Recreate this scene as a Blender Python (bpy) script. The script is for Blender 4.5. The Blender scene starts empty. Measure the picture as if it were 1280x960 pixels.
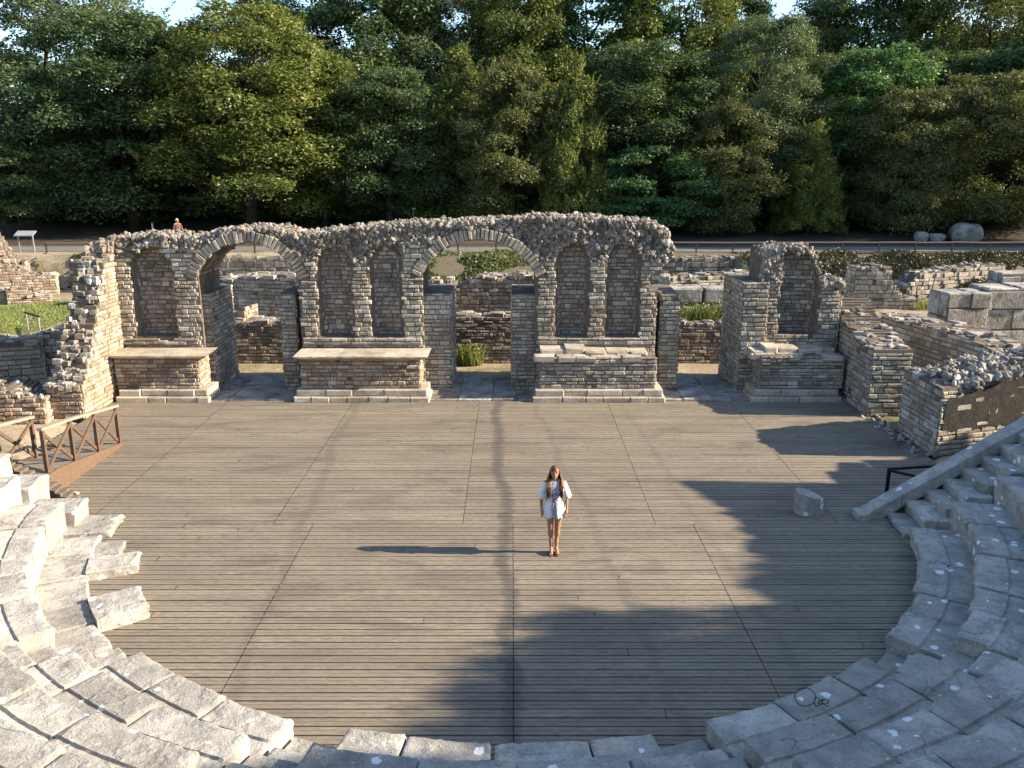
import bpy, math, random
import numpy as np
from mathutils import Vector, noise, Quaternion

SC = bpy.context.scene
COL = SC.collection
R = math.radians
rng = np.random.default_rng(7)
random.seed(7)

# ------------------------------------------------------------------ camera
F = 1072.0
TH = math.atan(280 / F)
ST, CT = math.sin(TH), math.cos(TH)
CAMZ = 7.0


def P(px, py, z=0.0):
    """photo pixel -> world point on the horizontal plane z"""
    v = (py - 480) / F
    t = (CAMZ - z) / (ST + v * CT)
    return ((px - 640) / F * t, (CT - v * ST) * t)


def PY(px, py, Y):
    """photo pixel -> world (x, z) on the vertical plane at depth Y"""
    v = (py - 480) / F
    t = Y / (CT - v * ST)
    return ((px - 640) / F * t, CAMZ - (ST + v * CT) * t)


cam_d = bpy.data.cameras.new('camera')
cam_d.sensor_width = 36.0
cam_d.lens = F / 1280 * 36.0
cam_d.clip_start = 0.1
cam_d.clip_end = 2000
cam = bpy.data.objects.new('camera', cam_d)
COL.objects.link(cam)
cam.location = (0, 0, CAMZ)
cam.rotation_euler = (math.pi / 2 - TH, 0, 0)
SC.camera = cam

# ------------------------------------------------------------------ light
ELEV = R(25.0)
to_sun = Vector((math.cos(ELEV) * math.cos(R(-3.0)), math.cos(ELEV) * math.sin(R(-3.0)), math.sin(ELEV)))
sd = bpy.data.lights.new('sun', 'SUN')
sd.energy = 5.0
sd.angle = R(0.53)
sd.color = (1.0, 0.86, 0.67)
sun = bpy.data.objects.new('sun', sd)
COL.objects.link(sun)
sun.rotation_euler = (-to_sun).to_track_quat('-Z', 'Y').to_euler()
sun.location = to_sun * 60
W = bpy.data.worlds.new('World')
SC.world = W
W.use_nodes = True
wn = W.node_tree.nodes
wl = W.node_tree.links
wn.clear()
sky = wn.new('ShaderNodeTexSky')
sky.sky_type = 'NISHITA'
sky.sun_disc = False
sky.sun_elevation = ELEV
sky.sun_rotation = math.atan2(to_sun.x, to_sun.y)
sky.air_density = 1.0
sky.dust_density = 0.6
sky.ozone_density = 2.6
bg = wn.new('ShaderNodeBackground')
bg.inputs['Strength'].default_value = 0.115
wo = wn.new('ShaderNodeOutputWorld')
wl.new(sky.outputs[0], bg.inputs[0])
wl.new(bg.outputs[0], wo.inputs[0])
SC.view_settings.view_transform = 'Standard'
SC.view_settings.look = 'None'
SC.view_settings.gamma = 1
SC.view_settings.use_curve_mapping = False
SC.view_settings.exposure = 1.64


# ------------------------------------------------------------------ materials
class N:
    """small node-tree writer"""

    def __init__(s, name):
        s.m = bpy.data.materials.new(name)
        s.m.use_nodes = True
        s.t = s.m.node_tree
        s.t.nodes.clear()
        s.out = s.t.nodes.new('ShaderNodeOutputMaterial')
        s.b = s.t.nodes.new('ShaderNodeBsdfPrincipled')
        s.b.inputs['Roughness'].default_value = 0.9
        s.b.inputs['Specular IOR Level'].default_value = 0.25
        s.t.links.new(s.b.outputs[0], s.out.inputs[0])

    def link(s, a, b):
        s.t.links.new(a, b)

    def coord(s, kind='Object', scale=(1, 1, 1)):
        c = s.t.nodes.new('ShaderNodeTexCoord')
        mp = s.t.nodes.new('ShaderNodeMapping')
        mp.inputs['Scale'].default_value = scale
        s.link(c.outputs[kind], mp.inputs[0])
        return mp.outputs[0]

    def noise(s, vec, scale, detail=4, rough=0.6, dist=0.0):
        n = s.t.nodes.new('ShaderNodeTexNoise')
        n.inputs['Scale'].default_value = scale
        n.inputs['Detail'].default_value = detail
        n.inputs['Roughness'].default_value = rough
        n.inputs['Distortion'].default_value = dist
        s.link(vec, n.inputs['Vector'])
        return n.outputs[0]

    def voronoi(s, vec, scale, feature='F1', out='Distance'):
        n = s.t.nodes.new('ShaderNodeTexVoronoi')
        n.feature = feature
        n.inputs['Scale'].default_value = scale
        s.link(vec, n.inputs['Vector'])
        return n.outputs[out]

    def attr(s, name):
        n = s.t.nodes.new('ShaderNodeAttribute')
        n.attribute_name = name
        return n.outputs['Fac']

    def ramp(s, fac, stops, interp='LINEAR'):
        n = s.t.nodes.new('ShaderNodeValToRGB')
        n.color_ramp.interpolation = interp
        e = n.color_ramp.elements
        while len(e) < len(stops):
            e.new(0.5)
        for el, (p, c) in zip(e, stops):
            el.position = p
            el.color = (c[0], c[1], c[2], 1) if not isinstance(c, (int, float)) else (c, c, c, 1)
        s.link(fac, n.inputs[0])
        return n.outputs[0]

    def mix(s, fac, a, b, mode='MIX'):
        n = s.t.nodes.new('ShaderNodeMix')
        n.data_type = 'RGBA'
        n.blend_type = mode
        for sock, val in ((n.inputs[0], fac), (n.inputs[6], a), (n.inputs[7], b)):
            if hasattr(val, 'links') or hasattr(val, 'is_linked'):
                s.link(val, sock)
            elif isinstance(val, (int, float)):
                sock.default_value = val
            else:
                sock.default_value = (val[0], val[1], val[2], 1)
        return n.outputs[2]

    def math(s, op, a, b=None):
        n = s.t.nodes.new('ShaderNodeMath')
        n.operation = op
        for i, val in enumerate((a, b)):
            if val is None:
                continue
            if hasattr(val, 'is_linked'):
                s.link(val, n.inputs[i])
            else:
                n.inputs[i].default_value = val
        return n.outputs[0]

    def bump(s, h, strength=0.5, dist=0.02):
        n = s.t.nodes.new('ShaderNodeBump')
        n.inputs['Strength'].default_value = strength
        n.inputs['Distance'].default_value = dist
        s.link(h, n.inputs['Height'])
        s.link(n.outputs[0], s.b.inputs['Normal'])

    def color(s, c):
        if hasattr(c, 'is_linked'):
            s.link(c, s.b.inputs['Base Color'])
        else:
            s.b.inputs['Base Color'].default_value = (c[0], c[1], c[2], 1)
        return s.m


def stone_material(name, cols, stain=0.55, stain_scale=1.1, bump=0.6, fine=28):
    n = N(name)
    co = n.coord('Object')
    c = n.ramp(n.attr('tint'), [(0.0, cols[0]), (0.45, cols[1]), (0.8, cols[2]), (1.0, cols[3])])
    f1 = n.noise(co, fine, 5, 0.65)
    c = n.mix(1.0, c, n.ramp(f1, [(0.28, 0.55), (0.6, 1.08)]), 'MULTIPLY')
    st = n.ramp(n.noise(co, stain_scale, 6, 0.68, 0.4), [(0.44, 0.0), (0.62, 1.0)])
    c = n.mix(n.math('MULTIPLY', st, stain), c, (0.045, 0.042, 0.036))
    wr = n.ramp(n.noise(co, 0.8, 4, 0.6), [(0.5, 0.0), (0.7, 1.0)])
    c = n.mix(n.math('MULTIPLY', wr, 0.35), c, (0.25, 0.165, 0.10))
    li = n.ramp(n.noise(co, 9.0, 3, 0.5), [(0.63, 0.0), (0.7, 1.0)])
    c = n.mix(n.math('MULTIPLY', li, 0.4), c, (0.5, 0.48, 0.43))
    n.bump(n.math('ADD', f1, n.math('MULTIPLY', n.noise(co, 7, 4, 0.6), 1.5)), bump, 0.02)
    return n.color(c)


M = {}
M['stone'] = stone_material('weathered_masonry', [(0.22, 0.183, 0.138), (0.375, 0.325, 0.25), (0.47, 0.415, 0.33), (0.60, 0.548, 0.46)], 0.42)
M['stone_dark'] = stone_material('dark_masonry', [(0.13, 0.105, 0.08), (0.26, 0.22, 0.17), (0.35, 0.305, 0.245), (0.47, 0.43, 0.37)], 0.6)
M['stone_warm'] = stone_material('warm_masonry', [(0.22, 0.15, 0.10), (0.36, 0.27, 0.19), (0.48, 0.39, 0.28), (0.6, 0.53, 0.42)], 0.3)
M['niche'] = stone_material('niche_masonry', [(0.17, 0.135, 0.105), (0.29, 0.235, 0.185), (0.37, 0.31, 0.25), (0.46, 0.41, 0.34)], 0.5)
M['rubble'] = stone_material('rubble_stone', [(0.14, 0.115, 0.09), (0.29, 0.252, 0.205), (0.41, 0.37, 0.315), (0.60, 0.565, 0.50)], 0.45, 0.9, 0.9, 24)
M['slab'] = stone_material('pale_slab', [(0.30, 0.25, 0.19), (0.42, 0.36, 0.27), (0.50, 0.43, 0.33), (0.58, 0.52, 0.43)], 0.35, 1.6, 0.5, 30)
M['ashlar'] = stone_material('pale_ashlar', [(0.25, 0.23, 0.20), (0.33, 0.305, 0.27), (0.39, 0.365, 0.32), (0.46, 0.435, 0.39)], 0.65, 1.7, 0.8, 14)


def mat_mortar(name, a, b):
    n = N(name)
    co = n.coord('Object')
    f = n.noise(co, 5, 6, 0.7)
    g = n.noise(co, 34, 4, 0.7)
    c = n.ramp(f, [(0.3, a), (0.7, b)])
    c = n.mix(1.0, c, n.ramp(g, [(0.3, 0.5), (0.65, 1.1)]), 'MULTIPLY')
    n.bump(n.math('ADD', f, g), 0.9, 0.04)
    return n.color(c)


M['mortar'] = mat_mortar('old_mortar', (0.10, 0.083, 0.063), (0.24, 0.195, 0.148))
M['upper_face'] = mat_mortar('dark_upper_face', (0.018, 0.017, 0.015), (0.06, 0.052, 0.043))


def mat_seat():
    n = N('seat_limestone')
    co = n.coord('Object')
    oi = n.t.nodes.new('ShaderNodeObjectInfo')
    base = n.ramp(oi.outputs['Random'], [(0.0, (0.325, 0.30, 0.258)), (0.5, (0.40, 0.37, 0.318)), (1.0, (0.475, 0.442, 0.382))])
    big = n.noise(co, 1.7, 6, 0.65, 0.3)
    c = n.mix(1.0, base, n.ramp(big, [(0.3, 0.62), (0.55, 0.98), (0.75, 1.14)]), 'MULTIPLY')
    fine = n.noise(co, 38, 4, 0.7)
    c = n.mix(1.0, c, n.ramp(fine, [(0.3, 0.72), (0.6, 1.06)]), 'MULTIPLY')
    dark = n.ramp(n.noise(co, 3.1, 7, 0.72, 0.6), [(0.47, 0.0), (0.66, 1.0)])
    c = n.mix(n.math('MULTIPLY', dark, 0.62), c, (0.15, 0.145, 0.13))
    # white lichen discs of uneven size, sparse
    v = n.t.nodes.new('ShaderNodeTexVoronoi')
    v.inputs['Scale'].default_value = 3.6
    wv = n.mix(0.13, co, n.noise(co, 11, 4, 0.7), 'ADD')
    n.link(wv, v.inputs['Vector'])
    keep = n.t.nodes.new('ShaderNodeSeparateColor')
    n.link(v.outputs['Color'], keep.inputs[0])
    rad = n.math('MULTIPLY', n.math('SUBTRACT', keep.outputs[0], 0.22), 0.40)
    spot = n.ramp(n.math('SUBTRACT', rad, v.outputs['Distance']), [(0.0, 0.0), (0.02, 1.0)])
    v2 = n.t.nodes.new('ShaderNodeTexVoronoi')
    v2.inputs['Scale'].default_value = 8.5
    n.link(wv, v2.inputs['Vector'])
    k2 = n.t.nodes.new('ShaderNodeSeparateColor')
    n.link(v2.outputs['Color'], k2.inputs[0])
    rad2 = n.math('MULTIPLY', n.math('SUBTRACT', k2.outputs[1], 0.72), 0.75)
    spot2 = n.ramp(n.math('SUBTRACT', rad2, v2.outputs['Distance']), [(0.0, 0.0), (0.03, 1.0)])
    c = n.mix(n.math('MULTIPLY', spot, 0.92), c, (0.74, 0.74, 0.71))
    c = n.mix(n.math('MULTIPLY', spot2, 0.5), c, (0.64, 0.62, 0.57))
    pits = n.ramp(n.voronoi(co, 22), [(0.05, 0.0), (0.22, 1.0)])
    pm = n.ramp(n.noise(co, 2.3, 3, 0.6), [(0.5, 0.0), (0.62, 1.0)])
    c = n.mix(n.math('MULTIPLY', n.math('SUBTRACT', 1.0, pits), pm), c, (0.11, 0.10, 0.085))
    cr = n.ramp(n.voronoi(n.mix(0.12, co, n.noise(co, 4, 4, 0.6), 'ADD'), 1.5, 'DISTANCE_TO_EDGE'), [(0.0, 1.0), (0.012, 0.0)])
    crm = n.math('MULTIPLY', cr, n.ramp(n.noise(co, 0.9, 2, 0.5), [(0.5, 0.0), (0.6, 1.0)]))
    c = n.mix(n.math('MULTIPLY', crm, 0.7), c, (0.06, 0.055, 0.05))
    h = n.math('ADD', n.math('MULTIPLY', big, 1.6), n.math('ADD', n.math('MULTIPLY', fine, 0.55), n.math('MULTIPLY', n.math('MULTIPLY', pits, pm), 0.6)))
    n.bump(h, 0.9, 0.03)
    return n.color(c)


M['seat'] = mat_seat()


def mat_deck():
    n = N('weathered_boards')
    co = n.coord('Object')
    gr = n.noise(n.coord('Object', (1.6, 34, 8)), 3.0, 8, 0.75)
    c = n.ramp(n.attr('tint'), [(0.0, (0.182, 0.150, 0.106)), (0.5, (0.232, 0.192, 0.138)), (1.0, (0.285, 0.24, 0.176))])
    c = n.mix(1.0, c, n.ramp(gr, [(0.3, 0.5), (0.5, 0.98), (0.7, 1.28)]), 'MULTIPLY')
    scuff = n.ramp(n.noise(n.coord('Object', (3, 9, 1)), 2.2, 8, 0.75), [(0.35, 0.72), (0.55, 1.0), (0.7, 1.16)])
    c = n.mix(1.0, c, scuff, 'MULTIPLY')
    dirt = n.ramp(n.noise(n.coord('Object', (0.5, 1.2, 1)), 1.0, 6, 0.65, 0.5), [(0.4, 0.0), (0.66, 1.0)])
    c = n.mix(n.math('MULTIPLY', dirt, 0.45), c, (0.13, 0.105, 0.08))
    # dark run of dirt along the joints between the panels
    sep = n.t.nodes.new('ShaderNodeSeparateXYZ')
    n.link(co, sep.inputs[0])
    wob = n.math('SUBTRACT', n.noise(n.coord('Object', (0.15, 0.33, 1)), 1.0, 3, 0.5), 0.5)
    edge = n.math('SUBTRACT', n.noise(n.coord('Object', (1.2, 2.4, 1)), 2.0, 5, 0.7), 0.5)
    for (xc, slope, y0, width, amt) in ((-0.15, -0.03, 15.0, 0.10, 0.72), (-4.2, -0.06, 16.5, 0.07, 0.3), (1.75, -0.10, 14.0, 0.06, 0.22), (3.9, -0.05, 13.0, 0.05, 0.22)):
        x = n.math('SUBTRACT', sep.outputs[0], xc)
        x = n.math('SUBTRACT', x, n.math('MULTIPLY', n.math('SUBTRACT', sep.outputs[1], y0), slope))
        x = n.math('ADD', x, n.math('MULTIPLY', wob, 0.8))
        x = n.math('ABSOLUTE', x)
        x = n.math('ADD', x, n.math('MULTIPLY', edge, 0.55))
        k = n.ramp(x, [(0.0, 1.0), (width, 0.75), (width + 0.07, 0.0)])
        c = n.mix(n.math('MULTIPLY', k, amt), c, (0.075, 0.066, 0.058))
    bl = n.ramp(n.noise(n.coord('Object', (0.6, 2.2, 1)), 0.7, 4, 0.6, 0.8), [(0.53, 0.0), (0.66, 1.0)])
    c = n.mix(n.math('MULTIPLY', bl, 0.42), c, (0.08, 0.07, 0.06))
    n.bump(gr, 0.35, 0.006)
    n.b.inputs['Roughness'].default_value = 0.75
    return n.color(c)


M['deck'] = mat_deck()


def mat_wood(name, a, b, sc=(3, 3, 14)):
    n = N(name)
    g = n.noise(n.coord('Object', sc), 4.0, 5, 0.65)
    c = n.ramp(g, [(0.3, a), (0.7, b)])
    n.bump(g, 0.3, 0.006)
    n.b.inputs['Roughness'].default_value = 0.7
    return n.color(c)


M['rail_wood'] = mat_wood('brown_timber', (0.065, 0.04, 0.027), (0.14, 0.088, 0.058))
M['rail_top'] = mat_wood('grey_timber', (0.20, 0.16, 0.12), (0.32, 0.26, 0.2))
M['orange_wood'] = mat_wood('orange_timber', (0.085, 0.054, 0.034), (0.165, 0.105, 0.065))
M['dark_wood'] = mat_wood('dark_timber', (0.05, 0.035, 0.025), (0.10, 0.072, 0.05))


def mat_ground():
    n = N('dry_earth')
    co = n.coord('Object')
    f = n.noise(co, 0.5, 7, 0.65)
    g = n.noise(co, 9, 5, 0.7)
    c = n.ramp(f, [(0.3, (0.25, 0.19, 0.12)), (0.5, (0.34, 0.27, 0.18)), (0.7, (0.42, 0.34, 0.24))])
    green = n.ramp(n.noise(co, 0.33, 5, 0.7, 0.4), [(0.5, 0.0), (0.62, 1.0)])
    c = n.mix(n.math('MULTIPLY', green, 0.7), c, (0.10, 0.115, 0.035))
    c = n.mix(1.0, c, n.ramp(g, [(0.3, 0.6), (0.65, 1.1)]), 'MULTIPLY')
    sep = n.t.nodes.new('ShaderNodeSeparateXYZ')
    n.link(co, sep.inputs[0])
    bank = n.math('MULTIPLY', n.ramp(n.math('MULTIPLY', sep.outputs[1], 0.01), [(0.425, 0.0), (0.445, 1.0)]), n.ramp(n.math('ADD', n.math('MULTIPLY', sep.outputs[0], 0.01), 0.5), [(0.40, 0.0), (0.44, 1.0)]))
    c = n.mix(n.math('MULTIPLY', bank, 0.8), c, (0.075, 0.065, 0.035))
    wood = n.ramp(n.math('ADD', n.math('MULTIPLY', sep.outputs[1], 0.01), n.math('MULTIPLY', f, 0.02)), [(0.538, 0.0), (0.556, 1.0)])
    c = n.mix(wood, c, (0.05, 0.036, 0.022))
    n.bump(n.math('ADD', f, n.math('MULTIPLY', g, 0.6)), 0.8, 0.06)
    return n.color(c)


M['ground'] = mat_ground()


def mat_simple(name, a, b, scale=8, rough=0.8, bump=0.2, metal=0.0):
    n = N(name)
    f = n.noise(n.coord('Object'), scale, 4, 0.6)
    n.b.inputs['Roughness'].default_value = rough
    n.b.inputs['Metallic'].default_value = metal
    n.bump(f, bump, 0.01)
    return n.color(n.ramp(f, [(0.3, a), (0.7, b)]))


M['path'] = mat_simple('gravel_path', (0.11, 0.103, 0.092), (0.18, 0.168, 0.15), 3, 0.9, 0.5)
M['metal_dark'] = mat_simple('dark_iron', (0.012, 0.012, 0.013), (0.03, 0.028, 0.027), 20, 0.5, 0.1, 0.6)
M['metal_pale'] = mat_simple('pale_steel', (0.32, 0.32, 0.33), (0.45, 0.45, 0.46), 12, 0.45, 0.1, 0.5)
M['panel'] = mat_simple('faded_panel', (0.2, 0.21, 0.21), (0.3, 0.3, 0.29), 5, 0.5, 0.05)
M['bark'] = mat_simple('bark', (0.022, 0.017, 0.013), (0.055, 0.044, 0.034), 6, 0.95, 0.8)


def mat_leaf(name, stops, translucent=0.3):
    n = N(name)
    oi = n.t.nodes.new('ShaderNodeObjectInfo')
    t = n.math('ADD', n.attr('tint'), n.math('MULTIPLY', n.math('SUBTRACT', oi.outputs['Random'], 0.5), 0.3))
    c = n.ramp(t, stops)
    n.b.inputs['Roughness'].default_value = 0.5
    n.b.inputs['Specular IOR Level'].default_value = 0.35
    n.color(c)
    tr = n.t.nodes.new('ShaderNodeBsdfTranslucent')
    c2 = n.mix(1.0, c, (1.25, 1.2, 0.5), 'MULTIPLY')
    n.link(c2, tr.inputs[0])
    mx = n.t.nodes.new('ShaderNodeMixShader')
    mx.inputs[0].default_value = translucent
    n.link(n.b.outputs[0], mx.inputs[1])
    n.link(tr.outputs[0], mx.inputs[2])
    n.link(mx.outputs[0], n.out.inputs[0])
    return n.m


M['leaf_yellow'] = mat_leaf('leaf_yellow_green', [(0.0, (0.043, 0.068, 0.018)), (0.5, (0.107, 0.137, 0.030)), (1.0, (0.201, 0.215, 0.048))])
M['leaf_dark'] = mat_leaf('leaf_dark_green', [(0.0, (0.027, 0.052, 0.021)), (0.5, (0.055, 0.094, 0.033)), (1.0, (0.122, 0.163, 0.060))])
M['leaf_pale'] = mat_leaf('leaf_pale_green', [(0.0, (0.049, 0.081, 0.040)), (0.5, (0.095, 0.137, 0.065)), (1.0, (0.171, 0.215, 0.106))])
M['leaf_fresh'] = mat_leaf('leaf_fresh_green', [(0.0, (0.030, 0.072, 0.027)), (0.5, (0.061, 0.130, 0.044)), (1.0, (0.122, 0.215, 0.069))])
M['leaf_olive'] = mat_leaf('leaf_olive', [(0.0, (0.05, 0.064, 0.025)), (0.5, (0.092, 0.108, 0.036)), (1.0, (0.155, 0.165, 0.055))])
M['grass'] = mat_leaf('grass_blades', [(0.0, (0.085, 0.115, 0.028)), (0.5, (0.145, 0.175, 0.045)), (1.0, (0.22, 0.225, 0.075))], 0.25)


# ------------------------------------------------------------------ mesh builder
WORLD_PARTS = set()      # things whose parts are written in world coordinates


class MB:
    def __init__(s):
        s.V, s.Q, s.T, s.tq, s.tt, s.mq, s.mt = [], [], [], [], [], [], []
        s.n = 0

    def add(s, v, quads=None, tris=None, tint=0.5, mat=0):
        v = np.asarray(v, dtype=np.float64).reshape(-1, 3)
        if quads is not None and len(quads):
            q = np.asarray(quads, dtype=np.int64) + s.n
            s.Q.append(q)
            s.tq.append(np.broadcast_to(np.asarray(tint, dtype=np.float32), (len(q),)))
            s.mq.append(np.full(len(q), mat, dtype=np.int32))
        if tris is not None and len(tris):
            q = np.asarray(tris, dtype=np.int64) + s.n
            s.T.append(q)
            s.tt.append(np.broadcast_to(np.asarray(tint, dtype=np.float32), (len(q),)))
            s.mt.append(np.full(len(q), mat, dtype=np.int32))
        s.V.append(v)
        s.n += len(v)

    def mesh(s, name, mats, smooth=False, angle=None):
        me = bpy.data.meshes.new(name)
        V = np.concatenate(s.V) if s.V else np.zeros((0, 3))
        Q = np.concatenate(s.Q) if s.Q else np.zeros((0, 4), dtype=np.int64)
        T = np.concatenate(s.T) if s.T else np.zeros((0, 3), dtype=np.int64)
        me.vertices.add(len(V))
        me.vertices.foreach_set('co', V.ravel())
        loops = np.concatenate([Q.ravel(), T.ravel()]).astype(np.int32)
        me.loops.add(len(loops))
        me.loops.foreach_set('vertex_index', loops)
        st = np.concatenate([np.arange(len(Q)) * 4, len(Q) * 4 + np.arange(len(T)) * 3]).astype(np.int32)
        me.polygons.add(len(st))
        me.polygons.foreach_set('loop_start', st)
        mi = np.concatenate(s.mq + s.mt).astype(np.int32) if (s.mq or s.mt) else np.zeros(0, dtype=np.int32)
        me.polygons.foreach_set('material_index', mi)
        me.polygons.foreach_set('use_smooth', np.full(len(st), bool(smooth)))
        a = me.attributes.new('tint', 'FLOAT', 'FACE')
        a.data.foreach_set('value', np.concatenate(s.tq + s.tt).astype(np.float32))
        me.update(calc_edges=True)
        me.validate()
        for m in mats:
            me.materials.append(m)
        if smooth and angle:
            me.set_sharp_from_angle(angle=angle)
        return me

    def build(s, name, mats, parent=None, smooth=False, angle=None, label=None):
        if not isinstance(mats, (list, tuple)):
            mats = [mats]
        o = bpy.data.objects.new(name, s.mesh(name, mats, smooth, angle))
        COL.objects.link(o)
        if parent is not None:
            o.parent = parent
            if parent.name in WORLD_PARTS:
                o.location = -Vector(parent.location)
        if label:
            o['label'] = label
        return o


def tag(o, label, cat, group=None, kind=None):
    if label:
        o['label'] = label
    if cat:
        o['category'] = cat
    if group:
        o['group'] = group
    if kind:
        o['kind'] = kind
    return o


def thing(name, label, cat, loc=(0, 0, 0), group=None):
    """Empty at a thing's base; its parts are given in world coordinates"""
    o = bpy.data.objects.new(name, None)
    COL.objects.link(o)
    o.location = loc
    o.empty_display_size = 0.3
    WORLD_PARTS.add(o.name)
    return tag(o, label, cat, group)


def structure(o):
    o['kind'] = 'structure'
    return o


# ---- primitive shapes
BOXF = [(0, 1, 2, 3), (7, 6, 5, 4), (0, 4, 5, 1), (1, 5, 6, 2), (2, 6, 7, 3), (3, 7, 4, 0)]


def add_box(mb, c, h, yaw=0.0, tint=0.5, mat=0, jit=0.0):
    x = np.array([[-1, -1, -1], [-1, 1, -1], [1, 1, -1], [1, -1, -1], [-1, -1, 1], [-1, 1, 1], [1, 1, 1], [1, -1, 1]], float) * h
    if jit:
        x = x + rng.uniform(-jit, jit, x.shape)
    cy, sy = math.cos(yaw), math.sin(yaw)
    p = np.stack([x[:, 0] * cy - x[:, 1] * sy, x[:, 0] * sy + x[:, 1] * cy, x[:, 2]], 1) + c
    mb.add(p, BOXF, None, tint, mat)


def add_bar(mb, a, b, w, h, tint=0.5, mat=0, up=(0, 0, 1)):
    """square bar from a to b"""
    a, b = np.array(a, float), np.array(b, float)
    d = b - a
    d /= np.linalg.norm(d)
    u = np.array(up, float)
    if abs(d @ u) > 0.95:
        u = np.array([0, 1.0, 0])
    s = np.cross(d, u)
    s /= np.linalg.norm(s)
    t = np.cross(s, d)
    p = []
    for q in (a, b):
        for (i, j) in ((-1, -1), (1, -1), (1, 1), (-1, 1)):
            p.append(q + s * i * w / 2 + t * j * h / 2)
    mb.add(p, [(3, 2, 1, 0), (4, 5, 6, 7), (0, 1, 5, 4), (1, 2, 6, 5), (2, 3, 7, 6), (3, 0, 4, 7)], None, tint, mat)


def add_tube(mb, pts, rad, seg=8, tint=0.5, mat=0, caps=True):
    pts = np.array(pts, float)
    k = len(pts)
    rad = np.broadcast_to(np.asarray(rad, float), (k,))
    rows = []
    ref = np.array([0.13, 0.29, 0.95])
    for i in range(k):
        d = pts[min(i + 1, k - 1)] - pts[max(i - 1, 0)]
        d = d / (np.linalg.norm(d) + 1e-9)
        r0 = ref if abs(d @ ref) < 0.93 else np.array([1.0, 0.1, 0])
        s = np.cross(d, r0)
        s /= np.linalg.norm(s)
        t = np.cross(d, s)
        an = np.arange(seg) * 2 * math.pi / seg
        rows.append(pts[i] + rad[i] * (np.cos(an)[:, None] * s + np.sin(an)[:, None] * t))
    v = np.concatenate(rows)
    q = []
    for i in range(k - 1):
        for j in range(seg):
            j2 = (j + 1) % seg
            q.append((i * seg + j, i * seg + j2, (i + 1) * seg + j2, (i + 1) * seg + j))
    tr = []
    if caps:
        v = np.concatenate([v, pts[:1], pts[-1:]])
        c0, c1 = k * seg, k * seg + 1
        for j in range(seg):
            j2 = (j + 1) % seg
            tr.append((c0, j2, j))
            tr.append((c1, (k - 1) * seg + j, (k - 1) * seg + j2))
    mb.add(v, q, tr, tint, mat)


def sphere_arrays(nu=16, nv=10):
    v = [(0, 0, -1.0)]
    for i in range(1, nv):
        a = -math.pi / 2 + math.pi * i / nv
        for j in range(nu):
            b = 2 * math.pi * j / nu
            v.append((math.cos(a) * math.cos(b), math.cos(a) * math.sin(b), math.sin(a)))
    v.append((0, 0, 1.0))
    q, t = [], []
    for j in range(nu):
        t.append((0, 1 + (j + 1) % nu, 1 + j))
        t.append((len(v) - 1, 1 + (nv - 2) * nu + j, 1 + (nv - 2) * nu + (j + 1) % nu))
    for i in range(nv - 2):
        for j in range(nu):
            q.append((1 + i * nu + j, 1 + i * nu + (j + 1) % nu, 1 + (i + 1) * nu + (j + 1) % nu, 1 + (i + 1) * nu + j))
    return np.array(v), q, t


SPH = sphere_arrays()


def add_ball(mb, c, r, tint=0.5, mat=0):
    mb.add(SPH[0] * np.array(r) + np.array(c), SPH[1], SPH[2], tint, mat)


# ---- stones
ST_S = np.array([(-1, -1), (1, -1), (1, 1), (-1, 1)], float)
STQ = [(0, 1, 5, 4), (1, 2, 6, 5), (2, 3, 7, 6), (3, 0, 4, 7), (4, 5, 9, 8), (5, 6, 10, 9), (6, 7, 11, 10), (7, 4, 8, 11), (8, 9, 10, 11)]


def add_stone(mb, c, U, V, Nn, hw, hh, out, inn, tint, jit=0.1, ch=0.012, mat=0):
    j = rng.uniform(-1, 1, (12, 3))
    m = min(hw, hh)
    x = np.empty((12, 3))
    x[0:4, :2] = ST_S * (hw, hh)
    x[0:4, 2] = -inn
    x[4:8, :2] = ST_S * (hw, hh)
    x[4:8, 2] = out - ch
    x[8:12, :2] = ST_S * (hw - ch * 1.3, hh - ch * 1.3)
    x[8:12, 2] = out
    j[:, :2] *= m * jit
    j[:, 2] *= 0.006
    j[0:4] = j[4:8]
    j[8:12, :2] = j[4:8, :2] * 0.8 + j[8:12, :2] * 0.35
    x += j
    mb.add(c + x[:, :1] * U + x[:, 1:2] * V + x[:, 2:] * Nn, STQ, None, tint, mat)


_ph = (1 + 5 ** 0.5) / 2
ICO = np.array([(-1, _ph, 0), (1, _ph, 0), (-1, -_ph, 0), (1, -_ph, 0), (0, -1, _ph), (0, 1, _ph), (0, -1, -_ph), (0, 1, -_ph), (_ph, 0, -1), (_ph, 0, 1), (-_ph, 0, -1), (-_ph, 0, 1)]) / math.sqrt(1 + _ph * _ph)
ICOT = [(0, 11, 5), (0, 5, 1), (0, 1, 7), (0, 7, 10), (0, 10, 11), (1, 5, 9), (5, 11, 4), (11, 10, 2), (10, 7, 6), (7, 1, 8), (3, 9, 4), (3, 4, 2), (3, 2, 6), (3, 6, 8), (3, 8, 9), (4, 9, 5), (2, 4, 11), (6, 2, 10), (8, 6, 7), (9, 8, 1)]


def rand_rot():
    q = rng.normal(size=4)
    q /= np.linalg.norm(q)
    return np.array(Quaternion(q).to_matrix())


def add_rock(mb, c, r, tint, flat=0.7, mat=0):
    s = r * np.array([rng.uniform(0.75, 1.35), rng.uniform(0.6, 1.0), rng.uniform(0.45, 0.9) * (flat / 0.7)])
    p = ICO * rng.uniform(0.78, 1.15, (12, 1))
    # shave: gives flat broken faces
    p = np.clip(p, -rng.uniform(0.4, 0.8, 3), rng.uniform(0.4, 0.8, 3)) * s * 1.2
    p = p @ rand_rot().T
    mb.add(p + c, None, ICOT, tint, mat)


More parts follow.
